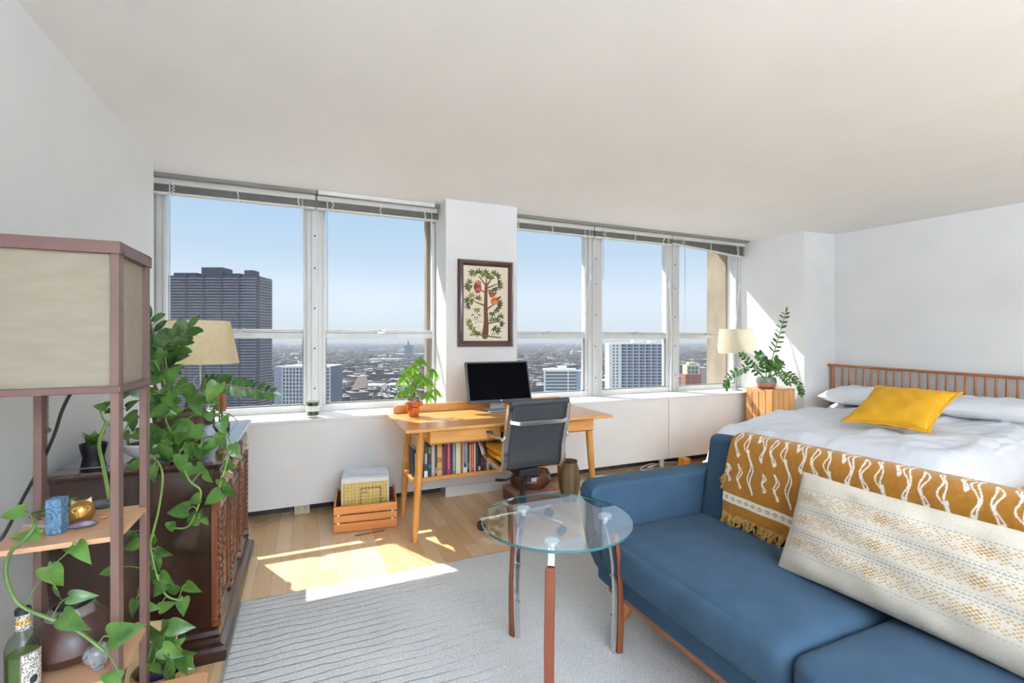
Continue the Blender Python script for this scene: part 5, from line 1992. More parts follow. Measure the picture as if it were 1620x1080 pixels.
def drip_glaze():
    m = mat('drip_glaze', '#a0583f', .25, c2='#c98d72', nscale=26, stretch=(1,1,.12), coat=.5)
    nt = m.node_tree
    L = nt.links.new
    b = nt.nodes['Principled BSDF']
    tc = nt.nodes['Texture Coordinate']
    sx = nt.nodes.new('ShaderNodeSeparateXYZ')
    L(tc.outputs['Object'], sx.inputs[0])
    nz = nt.nodes['Noise Texture']
    ad = nt.nodes.new('ShaderNodeMath'); ad.operation = 'MULTIPLY_ADD'
    ad.inputs[1].default_value = .07
    L(nz.outputs[0], ad.inputs[0]); L(sx.outputs['Z'], ad.inputs[2])
    mr = nt.nodes.new('ShaderNodeMapRange')
    mr.inputs['From Min'].default_value = .085
    mr.inputs['From Max'].default_value = .105
    L(ad.outputs[0], mr.inputs[0])
    mx = nt.nodes.new('ShaderNodeMix'); mx.data_type = 'RGBA'
    src = b.inputs['Base Color'].links[0].from_socket
    L(mr.outputs[0], mx.inputs[0]); L(src, mx.inputs[6])
    mx.inputs[7].default_value = lin('#5d6f68')
    L(mx.outputs[2], b.inputs['Base Color'])
    return m
obj('pot', MB().lathe([(0,.008),(.062,.008),(.085,.025),(.098,.06),(.098,.085),(.088,.115),(.082,.118),(.080,.112),(.088,.085),(.07,.07),(0,.07)], pc, 32), drip_glaze(), zp)
obj('soil', MB().lathe([(0,.100),(.083,.098),(.083,.09)], pc, 20), mat('potting_soil', '#2f241c', .95, c2='#453629', nscale=80, bump=.6), zp)
sm_, lm_ = MB(), MB()
rz_ = random.Random(5)
def zpt(px, py, y=3.45):
    return at(px, py, Y=y)
zz_stem(sm_, lm_, [pc+Vector((.03,0,.10)), zpt(1222,566), zpt(1233,530,3.42), zpt(1243,495,3.36)], 9, .085, rz_, start=.42, w=.34)
zz_stem(sm_, lm_, [pc+Vector((-.03,0,.10)), zpt(1192,580,3.42), zpt(1172,585,3.40), zpt(1152,598,3.38), zpt(1150,612,3.37)], 10, .06, rz_, start=.35, w=.6)
zz_stem(sm_, lm_, [pc+Vector((-.02,-.02,.10)), zpt(1198,588,3.42), zpt(1186,573,3.40), zpt(1173,561,3.38)], 7, .06, rz_, start=.3, w=.55)
zz_stem(sm_, lm_, [pc+Vector((.0,0,.10)), zpt(1212,585), zpt(1208,570), zpt(1200,561)], 6, .085, rz_, start=.25, w=.62)
zz_stem(sm_, lm_, [pc+Vector((.02,-.02,.10)), zpt(1221,585,3.42), zpt(1224,578,3.40), zpt(1226,572,3.38)], 4, .10, rz_, start=.3, w=.62)
zz_stem(sm_, lm_, [pc+Vector((.03,0,.10)), zpt(1238,588), zpt(1256,598,3.36), zpt(1266,612,3.31), zpt(1268,622,3.29)], 11, .055, rz_, start=.35, w=.55)
zz_stem(sm_, lm_, [pc+Vector((.03,-.02,.10)), zpt(1232,588,3.40), zpt(1240,597,3.38), zpt(1248,606,3.36)], 6, .06, rz_, start=.3, w=.55)
zz_stem(sm_, lm_, [pc+Vector((.02,.02,.10)), zpt(1228,590,3.5), zpt(1236,583,3.52), zpt(1238,576,3.53)], 5, .06, rz_, start=.3, w=.55)
obj('stems', sm_, ZZS, zp, recalc=False)
obj('leaves', lm_, ZZL, zp, recalc=False, ang=80)
cup = thing('white_candle', 'small white box standing behind the glazed pot on the crate nightstand', 'box', (4.59,3.60,.7805))
obj('carton', MB().box((4.56,3.57,.7805), (4.615,3.63,.925)), mat('matte_white_card', '#eeece8', .6), cup, bevel=.003)
# ================================================================== CARVED DRESSER
DW = wood('dark_mahogany', '#33190f', '#23100a', 'y', 6, .28, .4, .08)
DWz = wood('dark_mahogany_upright', '#33190f', '#23100a', 'z', 6, .28, .4, .08)
DWt = wood('dresser_top_mahogany', '#47291f', '#38201a', 'y', 5, .16, .8, .03)
CRV = wood('carved_chestnut', '#75401f', '#4a2413', 'z', 9, .3, .4, .1)
dr = thing('dresser', 'dark carved wood sideboard along the left wall under the trailing plants', 'dresser', (-.60,2.76,0))
XB, XF, YA, YB_ = -.858, -.345, 2.26, 3.27
obj('carcass', MB().box((XB,YA,.10), (XF,YB_,.765)), DWz, dr, bevel=.004)
prof = [(0,.765),(.012,.765),(.020,.772),(.026,.780),(.040,.784),(.044,.790),(.040,.800),(0,.800)]
m = MB()
def frame_run(m, prof, x0, x1, y0, y1):
    """moulding swept round the near end, front and far end of the carcass"""
    rings = []
    for d, z in prof:
        rings.append([(x0,y0-d,z), (x1+d,y0-d,z), (x1+d,y1+d,z), (x0,y1+d,z)])
    vs = [p for r_ in rings for p in r_]
    n = len(prof)
    fs = [(i*4+k, i*4+k+1, (i+1)*4+k+1, (i+1)*4+k) for i in range(n-1) for k in range(3)]
    fs += [(i*4+3, i*4, (i+1)*4, (i+1)*4+3) for i in range(n-1)]
    fs.append(tuple((n-1)*4+k for k in range(4)))
    m.add(vs, fs)
frame_run(m, prof, XB, XF, YA, YB_)
obj('top', m, DWt, dr, ang=30)
m = MB()
m.box((-.855,2.30,.800), (-.365,3.235,.8025))
obj('top_inlay', m, mat('top_inlay_line', '#7a7478', .2, coat=.6), dr)
obj('top_panel', MB().box((-.85,2.305,.8025), (-.37,3.23,.8035)), DWt, dr)
m = MB()
frame_run(m, [(.050,.0),(.056,.02),(.056,.045),(.048,.06),(.030,.068),(.024,.085),(.030,.10),(.022,.115),(.008,.122),(0,.125)], XB, XF, YA, YB_)
obj('plinth', m, DW, dr, ang=25)
cw = (YB_-YA)/3
for k in range(3):
    ya_, yb_ = YA+cw*k+.028, YA+cw*(k+1)-.028
    d = obj('drawer', MB().box((XF-.01,ya_,.635), (XF+.020,yb_,.750)), DW, dr, bevel=.006)
    obj('drawer_edge', MB().box((XF+.012,ya_+.012,.652), (XF+.028,yb_-.012,.735)), CRV, d, bevel=.006)
    obj('handle', MB().tube([(XF+.028,(ya_+yb_)/2-.035,.70),(XF+.045,(ya_+yb_)/2-.03,.685),(XF+.045,(ya_+yb_)/2+.03,.685),(XF+.028,(ya_+yb_)/2+.035,.70)], .004, 8), mat('aged_brass', '#a58b5a', .3, .9), d)
    dd = obj('door', MB().box((XF-.01,ya_,.145), (XF+.012,yb_,.610)), DWz, dr, bevel=.004)
    m = MB()
    for (y0, y1, z0, z1, xx) in ((ya_+.02, yb_-.02, .165, .59, .020), (ya_+.045, yb_-.045, .19, .565, .013)):
        w_ = .014
        m.box((XF+.008,y0,z0), (XF+xx,y0+w_,z1)).box((XF+.008,y1-w_,z0), (XF+xx,y1,z1)).box((XF+.008,y0,z0), (XF+xx,y1,z0+w_)).box((XF+.008,y0,z1-w_), (XF+xx,y1,z1))
    obj('moulding', m, CRV, dd, bevel=.003)
    m = MB()
    yc = (ya_+yb_)/2
    rd = random.Random(k)
    for j in range(11):     # carved leafwork down the panel
        z = .215+j*.034
        s = 1 if j % 2 else -1
        m.sphere((XF+.014, yc+s*.022, z), (.009,.026,.013), 10, 6, Matrix.Rotation(s*.7,3,'X').to_4x4())
        m.sphere((XF+.014, yc-s*.035, z+.012), (.007,.016,.010), 10, 6)
    m.cyl((XF+.012,yc,.20), (XF+.012,yc,.57), .007, n=8)
    obj('carving', m, CRV, dd)
for k in range(4):
    y = YA+cw*k + (.012 if k == 0 else -.012 if k == 3 else 0)
    m = MB()
    m.box((XF-.005,y-.024,.13), (XF+.018,y+.024,.62))
    for j in range(16):     # rope-turned pilaster
        m.sphere((XF+.020,y,.165+j*.028), (.010,.013,.019), 10, 6, Matrix.Rotation(.6,3,'X').to_4x4())
    m.box((XF-.005,y-.026,.60), (XF+.030,y+.026,.635)).box((XF-.005,y-.026,.125), (XF+.030,y+.026,.155))
    obj('pilaster', m, CRV, dr, bevel=.002)

# ------------------------------------------------------------------ things on the dresser
table_lamp('cream drum table lamp with glass ball stem on the dark dresser', (-.535,3.10,.804), 1.160, .232, .190, .145, (.03,.045,.028,.032), .065, mat('cream_linen_shade', '#fdf0d2', .9, c2='#f3e2b9', nscale=70, trans=.7), True)
orn = thing('carved_ornament', 'small orange carved wood ornament with wire bristles on two rods and a black base', 'ornament', (-.425,3.02,.804))
oc = Vector((-.425,3.02,.804))
obj('base', MB().obox(oc+Vector((0,0,.017)), (.085,.06,.034), .15), BLACKP, orn, bevel=.003)
obj('rods', MB().cyl(oc+VR*-.008+Vector((0,0,.034)), oc+VR*-.008+Vector((0,0,.165)), .0035, n=8).cyl(oc+VR*.006+Vector((0,0,.034)), oc+VR*.006+Vector((0,0,.165)), .0035, n=8), BLACKP, orn)
m = MB()
for i in range(9):
    pass
q = [(-.020,.10),(.018,.09),(.026,.11),(.024,.155),(.020,.20),(.024,.235),(.014,.26),(-.014,.258),(-.024,.235),(-.020,.19),(-.025,.15)]
Mo = Matrix.Identity(4)
for i in range(3):
    Mo[i][0], Mo[i][1], Mo[i][2], Mo[i][3] = VR[i], (0,0,1)[i], -VB[i], oc[i]
m.prism(q, -.016, .016, Mo)
obj('carving', m, wood('carved_orange_wood', '#b8702f', '#8d4c1c', 'z', 9, .35, .3), orn, bevel=.004)
m = MB()
for k in range(9):
    p = oc+VR*.022+Vector((0,0,.12+.012*k))
    m.tube([p, p+VR*.02+Vector((0,0,.004-.001*k)), p+VR*.045+Vector((0,0,-.002*k-.002))], .0010, 4)
obj('bristles', m, mat('dark_wire', '#2c2420', .5), orn, recalc=False)

POTW = mat('white_glazed_bowl', '#dedad4', .35, coat=.3)
SOIL = mat('potting_soil', '#2f241c')
PLF = mat('pothos_leaf', '#6d9640', .36, c2='#244f1e', nscale=14, trans=.3, coat=.3)
VINE = mat('pothos_vine', '#7f9a4a', .5, c2='#65803a')
def heart_at(mb, px, py, Y, L, ang, rg_, W=.74, tilt=None):
    """heart leaf at a real spot Y metres into the room; ang = direction of its tip as seen from the room"""
    p = at(px, py, Y=Y)
    a = math.radians(ang)
    L *= .80
    d = VR*math.cos(a)+VU*math.sin(a)+VB*rg_.uniform(-.35,.55)
    up = VB+VU*rg_.uniform(.0,.7)+VR*rg_.uniform(-.4,.4)
    leaf_shape(orient(p-d.normalized()*L*.5, d, up), L, L*W, mb, 'heart', droop=.18+.2*rg_.random(), fold=.15+.25*rg_.random())
    return p-d.normalized()*L*.5
def smooth(pts, k=6):
    P = []
    for i in range(len(pts)-1):
        p0, p1, p2, p3 = [Vector(pts[j]) for j in (max(i-1,0), i, i+1, min(i+2,len(pts)-1))]
        for q in range(k):
            t = q/k
            P.append(.5*((2*p1)+(p2-p0)*t+(2*p0-5*p1+4*p2-p3)*t*t+(3*p1-p0-3*p2+p3)*t**3))
    P.append(Vector(pts[-1]))
    return P
def vine(mb, pts, r=.0035):
    P = smooth(pts)
    mb.tube(P, r, 6)
    return P
def petiole(mb, leaf_base, P):
    q = min(P, key=lambda v: (v-leaf_base).length)
    mid = (q+leaf_base)/2+Vector((0,0,.012))
    mb.tube(smooth([q, mid, leaf_base], 4), .0018, 5)

# trailing pothos in a low white bowl
pb = Vector((-.575,2.43,.8037))
ph = thing('trailing_pothos', 'pothos in a low white bowl with long leafy vines trailing down the dresser end', 'plant', pb)
obj('bowl', MB().lathe([(0,0),(.075,0),(.105,.025),(.122,.058),(.126,.060),(.126,.066),(.116,.066),(.10,.03),(0,.02)], pb, 32), POTW, ph)
obj('soil', MB().lathe([(0,.056),(.112,.05)], pb, 24), SOIL, ph)
lv, vn = MB(), MB()
rp = random.Random(31)
A_ = lambda px, py, Y: at(px, py, Y=Y)
v1 = vine(vn, [pb+Vector((-.02,-.06,.06)), A_(285,705,2.36), A_(335,690,2.28), A_(360,710,2.22), A_(355,745,2.18), A_(345,775,2.17)])
v2 = vine(vn, [pb+Vector((0,-.08,.06)), A_(280,725,2.24), A_(300,760,2.17), A_(318,780,2.16), A_(300,830,2.16), A_(275,835,2.17)])
v3 = vine(vn, [pb+Vector((-.04,-.09,.06)), A_(255,740,2.20), A_(252,800,2.17), A_(240,850,2.16), A_(228,900,2.15), A_(222,960,2.12), A_(226,985,2.08)], .004)
v3b = vine(vn, [A_(236,850,2.16), A_(245,900,2.14), A_(262,940,2.12), A_(285,950,2.11)])
v4 = vine(vn, [pb+Vector((-.09,-.02,.06)), A_(200,690,2.35), A_(185,680,2.36), A_(165,665,2.38), A_(158,648,2.40)])
v5 = vine(vn, [A_(170,665,2.33), A_(157,700,2.30), A_(163,735,2.22), A_(173,790,2.19), A_(175,840,2.19)], .0065)
v6 = vine(vn, [pb+Vector((.03,-.03,.06)), A_(300,660,2.40), A_(325,655,2.36), A_(350,660,2.32), A_(358,685,2.28), A_(372,715,2.24)])
v7 = vine(vn, [pb+Vector((.02,-.07,.06)), A_(270,690,2.32), A_(262,660,2.34), A_(270,630,2.36)])
L1 = [(258,697,2.30,.105,185),(282,688,2.30,.09,150),(275,681,2.34,.085,20),(300,690,2.29,.09,240),(260,723,2.22,.115,250),(207,737,2.24,.075,190),(240,752,2.20,.085,265),(294,748,2.19,.085,230),(318,743,2.18,.085,350),(328,756,2.17,.07,320),(352,702,2.22,.075,290),(364,737,2.18,.075,0),(371,711,2.20,.065,300),(376,719,2.20,.05,330),(353,768,2.17,.07,290),(364,779,2.17,.07,330),(334,789,2.16,.095,215),(305,791,2.17,.075,200),(279,808,2.17,.105,185),(301,823,2.17,.095,200),(326,826,2.16,.045,300),(271,835,2.17,.06,270),(316,812,2.16,.05,100),(207,850,2.19,.08,240),(240,858,2.17,.065,240),(312,720,2.22,.08,260),(330,705,2.24,.07,200),(300,716,2.22,.08,280),(285,735,2.20,.09,270),(345,725,2.20,.06,250),
      (205,864,2.18,.08,200),(258,876,2.15,.075,330),(248,896,2.15,.07,280),(240,914,2.14,.065,280),(263,919,2.12,.09,340),(250,935,2.12,.075,240),(272,937,2.12,.085,250),(305,932,2.10,.085,315),(240,961,2.11,.07,350),(266,957,2.11,.07,15),(289,961,2.11,.08,285),(167,905,2.20,.06,190),(209,965,2.10,.08,260),(222,940,2.12,.06,250),
      (270,592,2.36,.13,40),(283,611,2.36,.10,200),(299,626,2.36,.09,150),(313,644,2.32,.085,90),(301,612,2.40,.075,120),(244,602,2.38,.08,220),(250,565,2.40,.085,240),(243,582,2.40,.08,260),(322,632,2.40,.08,10),(337,634,2.38,.075,345),(337,650,2.30,.055,90),(356,664,2.27,.075,60),(352,678,2.25,.075,290),(327,657,2.30,.06,150),(350,692,2.25,.065,320),(262,640,2.33,.085,150),(280,650,2.33,.08,30),(250,660,2.33,.08,200),(240,640,2.36,.08,120),(228,655,2.36,.08,200),(255,620,2.38,.09,100),
      (156,643,2.40,.06,170),(170,639,2.40,.055,30),(171,650,2.40,.05,200),(201,622,2.40,.07,20),(209,638,2.38,.07,40),(203,660,2.36,.08,200),(208,674,2.34,.085,250),(196,690,2.34,.07,200),(222,690,2.33,.075,330),(235,705,2.26,.09,260),(175,695,2.36,.06,210)]
for k in range(34):
    L1.append((rp.uniform(225,335), rp.uniform(610,735), rp.uniform(2.24,2.42), rp.uniform(.07,.11), rp.uniform(150,390)))
vall = v1+v2+v3+v3b+v4+v6+v7
for px, py, Y, L, a in L1:
    b = heart_at(lv, px, py, Y, L, a, rp)
    petiole(vn, b, vall)
obj('vines', vn, VINE, ph, recalc=False)
obj('leaves', lv, PLF, ph, recalc=False, ang=80)

# zz plant behind it
zb = Vector((-.55,2.70,.8037))
z2 = thing('potted_plant', 'tall zz plant in a brown pot on the dresser behind the trailing pothos', 'plant', zb)
obj('pot', MB().lathe([(0,0),(.075,0),(.095,.05),(.105,.13),(.110,.135),(.110,.150),(.098,.150),(.09,.08),(0,.05)], zb, 30), mat('brown_clay_pot', '#6d5240', .6, c2='#5c4536', nscale=25), z2)
obj('soil', MB().lathe([(0,.135),(.098,.130)], zb, 20), SOIL, z2)
sm_, lm_ = MB(), MB()
rz_ = random.Random(11)
zz_stem(sm_, lm_, [zb+Vector((-.03,-.02,.13)), A_(256,600,2.66), A_(247,545,2.64), A_(237,505,2.62)], 9, .095, rz_, start=.35, w=.55, rad=(.009,.004))
zz_stem(sm_, lm_, [zb+Vector((.0,-.02,.13)), A_(262,605,2.60), A_(272,555,2.56), A_(296,520,2.52)], 9, .10, rz_, start=.40, w=.45, rad=(.008,.003))
zz_stem(sm_, lm_, [zb+Vector((.02,-.02,.13)), A_(305,622,2.60), A_(340,608,2.58), A_(385,613,2.56), A_(430,622,2.55)], 12, .065, rz_, start=.38, w=.52, rad=(.006,.002))
zz_stem(sm_, lm_, [zb+Vector((-.02,.02,.13)), A_(245,610,2.62), A_(236,575,2.60), A_(232,545,2.58)], 7, .085, rz_, start=.35, w=.55, rad=(.008,.003))
zz_stem(sm_, lm_, [zb+Vector((.01,-.03,.13)), A_(262,590,2.58), A_(258,560,2.54), A_(268,535,2.50)], 8, .09, rz_, start=.4, w=.5, rad=(.008,.003))
obj('stems', sm_, mat('zz_brown_stem', '#7d7a5a', .5, c2='#6a5f45'), z2, recalc=False)
obj('leaves', lm_, ZZL, z2, recalc=False, ang=80)
bp_ = Vector((-.80,2.48,.8037))
sp2 = thing('black_pot', 'small black pot with a tiny plant by the wall on the dresser', 'plant', bp_)
obj('pot', MB().lathe([(0,0),(.035,0),(.045,.05),(.045,.06),(.038,.06),(.034,.02),(0,.02)], bp_, 20), BLACKP, sp2)
lv = MB()
for k in range(7):
    a = k*.9
    leaf_shape(orient(bp_+Vector((0,0,.055)), (math.cos(a)*.6, math.sin(a)*.6, .8), (0,0,1)), .07, .05, lv, 'heart')
obj('leaves', lv, PLF, sp2, recalc=False, ang=80)
gv = Vector((-.42,2.62,.8037))
vs2 = thing('round_black_vase', 'round black vase on the dresser between the plants and the cream lamp', 'vase', (-.50,2.90,.8037))
obj('body', MB().lathe([(0,0),(.04,0),(.062,.03),(.068,.06),(.058,.095),(.03,.115),(.026,.13),(.02,.13),(.02,.11),(0,.09)], (-.50,2.90,.8037), 24), mat('matte_black_glaze', '#242326', .45), vs2)
gb = thing('glass_vase', 'small blue-white glass vase with dry twigs near the front of the dresser', 'vase', gv)
obj('body', MB().lathe([(0,0),(.022,0),(.03,.02),(.03,.05),(.018,.075),(.02,.085),(.014,.085),(.0,.06)], gv, 20), mat('pale_blue_glass', '#aeb6c8', .1, coat=.5), gb)
tw = MB()
for k in range(6):
    a = k*1.05
    tw.tube(smooth([gv+Vector((0,0,.06)), gv+Vector((.03*math.cos(a),.03*math.sin(a),.13)), gv+Vector((.085*math.cos(a),.085*math.sin(a),.13+.02*(k%3))), gv+Vector((.12*math.cos(a+.3),.12*math.sin(a+.3),.09+.02*(k%2)))]), .002, 5)
obj('twigs', tw, mat('dry_twig', '#4a3c36', .8), gb, recalc=False)
wall_obj = None

# ================================================================== SHELF FLOOR LAMP (near left)
EX0, EX1, EY0, EY1 = -.715, -.449, 1.555, 1.828
PW, PD = .019, .036
FW = wood('rosy_brown_frame', '#70544a', '#634840', 'z', 6, .5, .1)
FWx = wood('rosy_brown_rail', '#6b4e47', '#5d423c', 'x', 6, .5, .1)
SHW = wood('pale_birch_shelf', '#d2a47d', '#c49470', 'x', 6, .45, .2)
el = thing('shelf_floor_lamp', 'tall square floor lamp with shelves and a paper shade box by the left wall', 'lamp', ((EX0+EX1)/2,(EY0+EY1)/2,0))
for x in (EX0, EX1-PW):
    for y in (EY0, EY1-PD):
        obj('post', MB().box((x,y,0), (x+PW,y+PD,1.545)), FW, el, bevel=.002)
ZS0, ZS1 = 1.168, 1.545
for z0, z1 in ((1.150,1.168), (1.515,1.548)):
    m = MB()
    o_ = .004
    m.box((EX0-o_,EY0-o_,z0), (EX1+o_,EY0+.022,z1)).box((EX0-o_,EY1-.022,z0), (EX1+o_,EY1+o_,z1))
    m.box((EX0-o_,EY0+.022,z0), (EX0+.022,EY1-.022,z1)).box((EX1-.022,EY0+.022,z0), (EX1+o_,EY1-.022,z1))
    obj('shade_rail', m, FWx, el, bevel=.002)
SHP = mat('rice_paper_shade', '#cdc3b0', .85, c2='#c3b8a3', nscale=30, stretch=(.4,1,1.5), trans=.5)
t_ = .0015
obj('shade_panel', MB().box((EX0+PW,EY0+.010,ZS0), (EX1-PW,EY0+.010+t_,1.515)), SHP, el)
obj('shade_panel', MB().box((EX0+PW,EY1-.012,ZS0), (EX1-PW,EY1-.012+t_,1.515)), SHP, el)
obj('shade_panel', MB().box((EX1-.012,EY0+PD,ZS0), (EX1-.012+t_,EY1-PD,1.515)), SHP, el)
obj('shade_panel', MB().box((EX0+.010,EY0+PD,ZS0), (EX0+.010+t_,EY1-PD,1.515)), SHP, el)
for z in (.760, .388, .06):
    obj('shelf', MB().box((EX0+.002,EY0+.003,z), (EX1-.002,EY1-.003,z+.014)), SHW, el, bevel=.002)
m = MB().box((EX0+.02,(EY0+EY1)/2-.01,1.152), (EX1-.02,(EY0+EY1)/2+.01,1.160))
m.cyl(((EX0+EX1)/2,(EY0+EY1)/2,1.145), ((EX0+EX1)/2,(EY0+EY1)/2,1.225), .018, n=14)
sk = obj('lamp_socket', m, BLACKP, el)
obj('bulb', MB().sphere(((EX0+EX1)/2,(EY0+EY1)/2,1.27), (.03,.03,.042), 16, 10), mat('frosted_bulb', '#f0eee6'), sk)
pc0 = at(76, 612, Y=1.70)
m = MB()
for i in range(15):
    m.sphere((pc0.x,pc0.y,1.143-.0065*i), .0022, 6, 4)
m.sphere((pc0.x,pc0.y,1.143-.0065*15-.004), .007, 10, 8)
obj('pull_chain', m, mat('dark_bronze_bead', '#5a4436', .35, .7), el)
obj('power_cord', MB().tube(smooth([(pc0.x+.06,1.70,1.145), at(112,622,Y=1.72), at(98,650,Y=1.76), at(85,690,Y=1.80), at(60,745,Y=1.84), at(30,800,Y=1.87), at(4,850,Y=1.88), (-.86,1.80,.60), (-.86,1.8,.02)]), .0045, 7), BLACKP, el, recalc=False)

SZ = .7745
def on_shelf(px, py, Z):
    return at(px, py, Z=Z)
# blue marbled box
c = on_shelf(85, 846, SZ)
BM = mat('blue_marbled_paper', '#27496b', .5, c2='#7fa3bd', nscale=34, dist=3.5, namt=.9)
b_ = thing('marbled_box', 'upright blue marbled paper box on the upper lamp shelf', 'box', c)
obj('carton', MB().obox(c+Vector((0,.018,.0465)), (.034,.034,.092), -.12), BM, b_, bevel=.0015)
# little booklet lying behind it
c = on_shelf(52, 838, SZ)
bk_ = thing('booklet', 'small cream booklet with a red corner lying behind the marbled box', 'booklet', c)
obj('pages', MB().obox(c+Vector((0.02,.035,.0045)), (.10,.055,.008), -.5), mat('cream_booklet', '#d9c7ae', .7, c2='#7d8794', nscale=8), bk_)
obj('red_corner', MB().obox(c+Vector((-.012,.058,.0090)), (.016,.020,.001), -.5), mat('red_print', '#a03a34', .6), bk_)
# golden owl
c = on_shelf(129, 829, SZ)
GO = mat('antique_gold', '#b98f4e', .3, .75, c2='#8f6a35', nscale=30, bump=.4, bscale=120)
ow = thing('owl_figurine', 'small round golden owl figurine on the upper lamp shelf', 'figurine', c)
bodym = MB()
bodym.lathe([(0,0),(.014,.001),(.017,.004),(.024,.012),(.030,.027),(.030,.042),(.025,.056),(.014,.065),(0,.067)], c, 24)
ob = obj('body', bodym, GO, ow)
dirf = (VB*.75+VR*.65).normalized()
sd = Vector((-dirf.y, dirf.x, 0))
m = MB()
for s in (-1, 1):
    p = c+Vector((0,0,.048))+dirf*.025+sd*s*.011
    q = dirf.to_track_quat('Z','Y').to_matrix().to_4x4()
    m.torus(p, .0075, .002, 18, 6, q)
    m.sphere(p, .004, 10, 8)
obj('eyes', m, GO, ob)
m = MB()
for s in (-1, 1):
    m.add([c+Vector((0,0,.056))+sd*s*.022+dirf*.006, c+Vector((0,0,.063))+sd*s*.004+dirf*.010, c+Vector((0,0,.073))+sd*s*.021, c+Vector((0,0,.060))+sd*s*.012-dirf*.010], [(0,1,2),(1,3,2),(3,0,2),(0,3,1)])
obj('ear_tuft', m, mat('pale_gold', '#d8c49a', .3, .5), ob)
obj('beak', MB().cyl(c+Vector((0,0,.041))+dirf*.026, c+Vector((0,0,.034))+dirf*.028, .003, .0005, 8), GO, ob)
def rock(name, label, px, py, Z, size, rz, m_, seed, cat='stone'):
    p = at(px, py, Z=Z)
    rq = random.Random(seed)
    ph_ = [rq.uniform(0,6) for _ in range(6)]
    M = Matrix.Translation(p+Vector((0,0,size[2]+.0003))) @ Matrix.Rotation(rz,4,'Z')
    mb = MB()
    def fn(u, v):
        a, b = 2*PI*u, PI*(v-.5)
        n = 1+.10*math.sin(2*a+ph_[0])*math.cos(b)+.07*math.sin(5*a+ph_[1]+3*b)+.05*math.sin(7*b+ph_[2])
        x, y, z = math.cos(a)*math.cos(b), math.sin(a)*math.cos(b), math.sin(b)
        x, y = math.copysign(abs(x)**.75, x)*n, math.copysign(abs(y)**.75, y)*n
        return M @ Vector((x*size[0], y*size[1], max(-1, z*1.15)*size[2]))
    mb.grid(fn, 20, 12, True)
    return tag(obj(name, mb, m_, None, ang=40), label, cat)
rock('stone', 'long dark grey stone at the back of the upper lamp shelf', 166, 802, SZ, (.040,.015,.011), -.2, mat('grey_stone', '#5e6260', .5, c2='#3c4140', nscale=60, bump=.5), 2)
rock('amethyst_shard', 'flat purple-brown mineral shard at the front of the upper lamp shelf', 132, 834, SZ, (.028,.012,.009), .15, mat('purple_mineral', '#6f5f66', .4, c2='#51454c', nscale=70, bump=.7), 3, 'mineral')
rock('orange_pebble', 'tiny flat orange pebble on the upper lamp shelf beside the post', 164, 819, SZ, (.010,.008,.003), .3, mat('orange_pebble', '#d48a52', .4, c2='#b86f3a', nscale=90), 4, 'pebble')

# lower shelf: jar, bottle, glass skull
S2 = .4025
vc = Vector((-.598,1.712,S2))
bv_ = thing('brown_jar', 'big round brown clay jar with a silvery rim on the lower lamp shelf', 'jar', vc)
obj('body', MB().lathe([(0,0),(.055,0),(.085,.015),(.100,.042),(.096,.065),(.078,.098),(.058,.125),(.050,.125),(.07,.09),(.08,.05),(0,.02)], vc, 36), mat('brown_clay', '#47291f', .45, c2='#3a2019', nscale=8, coat=.1), bv_)
obj('silver_rim', MB().lathe([(.0585,.1245),(.054,.139),(.047,.148),(.042,.148),(.046,.139),(.050,.125)], vc, 36), mat('pewter', '#8d8a88', .25, .9), bv_)
gp = Vector((-.654,1.592,S2))
bt = thing('liquor_bottle', 'glass bottle of green liquid with ornate paper labels on the lower lamp shelf', 'bottle', gp)
BGL = glass('bottle_glass', (.80,.86,.80), 1.5)
obj('glass', MB().lathe([(0,0),(.032,0),(.034,.004),(.034,.110),(.032,.122),(.026,.140),(.016,.150),(.0145,.158),(.0145,.198),(.0135,.200)], gp, 28), BGL, bt)
obj('liquid', MB().lathe([(0,.004),(.031,.004),(.031,.098),(0,.098)], gp, 24), mat('green_liquid', '#7f9556', .15, c2='#6f8748', trans=.5), bt)
obj('cap', MB().lathe([(0,.210),(.0145,.210),(.0155,.207),(.0155,.197),(.012,.196)], gp, 24), BLACKP, bt)
def label_mat(name, base, ink):
    return mat(name, base, .6, attr='pattern')
def wrap_label(r0, z0, z1, a0, a1, fn, m_, name, taper=0):
    q = MB()
    n1, n2 = 70, 60
    q.grid(lambda u, v: Vector((gp.x+(r0-taper*v)*math.cos(a0+(a1-a0)*u), gp.y+(r0-taper*v)*math.sin(a0+(a1-a0)*u), gp.z+z0+(z1-z0)*v)), n1, n2)
    o = obj(name, q, m_, bt, recalc=False)
    u, v = np.repeat(np.linspace(0,1,n1),n2), np.tile(np.linspace(0,1,n2),n1)
    rg = np.zeros((n1*n2,4))
    fn(u, v, rg)
    paint(o, rg)
ac = math.atan2(-gp.y, -gp.x)
def f_body(u, v, rg):
    brd = (u < .05) | (u > .95) | (v < .03) | (v > .97)
    sw = (np.sin(u*30+3*np.sin(v*22))*np.sin(v*34+2*np.sin(u*16)) > .15) & ~brd & (np.hypot((u-.5)*1.2, (v-.25)*2) > .28)
    rg[sw] = (*lin('#4a4144')[:3], .85)
    rg[(np.hypot((u-.5), (v-.25)*1.6) < .18)] = (*lin('#26252d')[:3], 1)
    rg[brd] = (*lin('#6a6460')[:3], .9)
wrap_label(.0344, .012, .106, ac-.15, ac+1.35, f_body, label_mat('ivory_label', '#e6dfd2', ''), 'body_label')
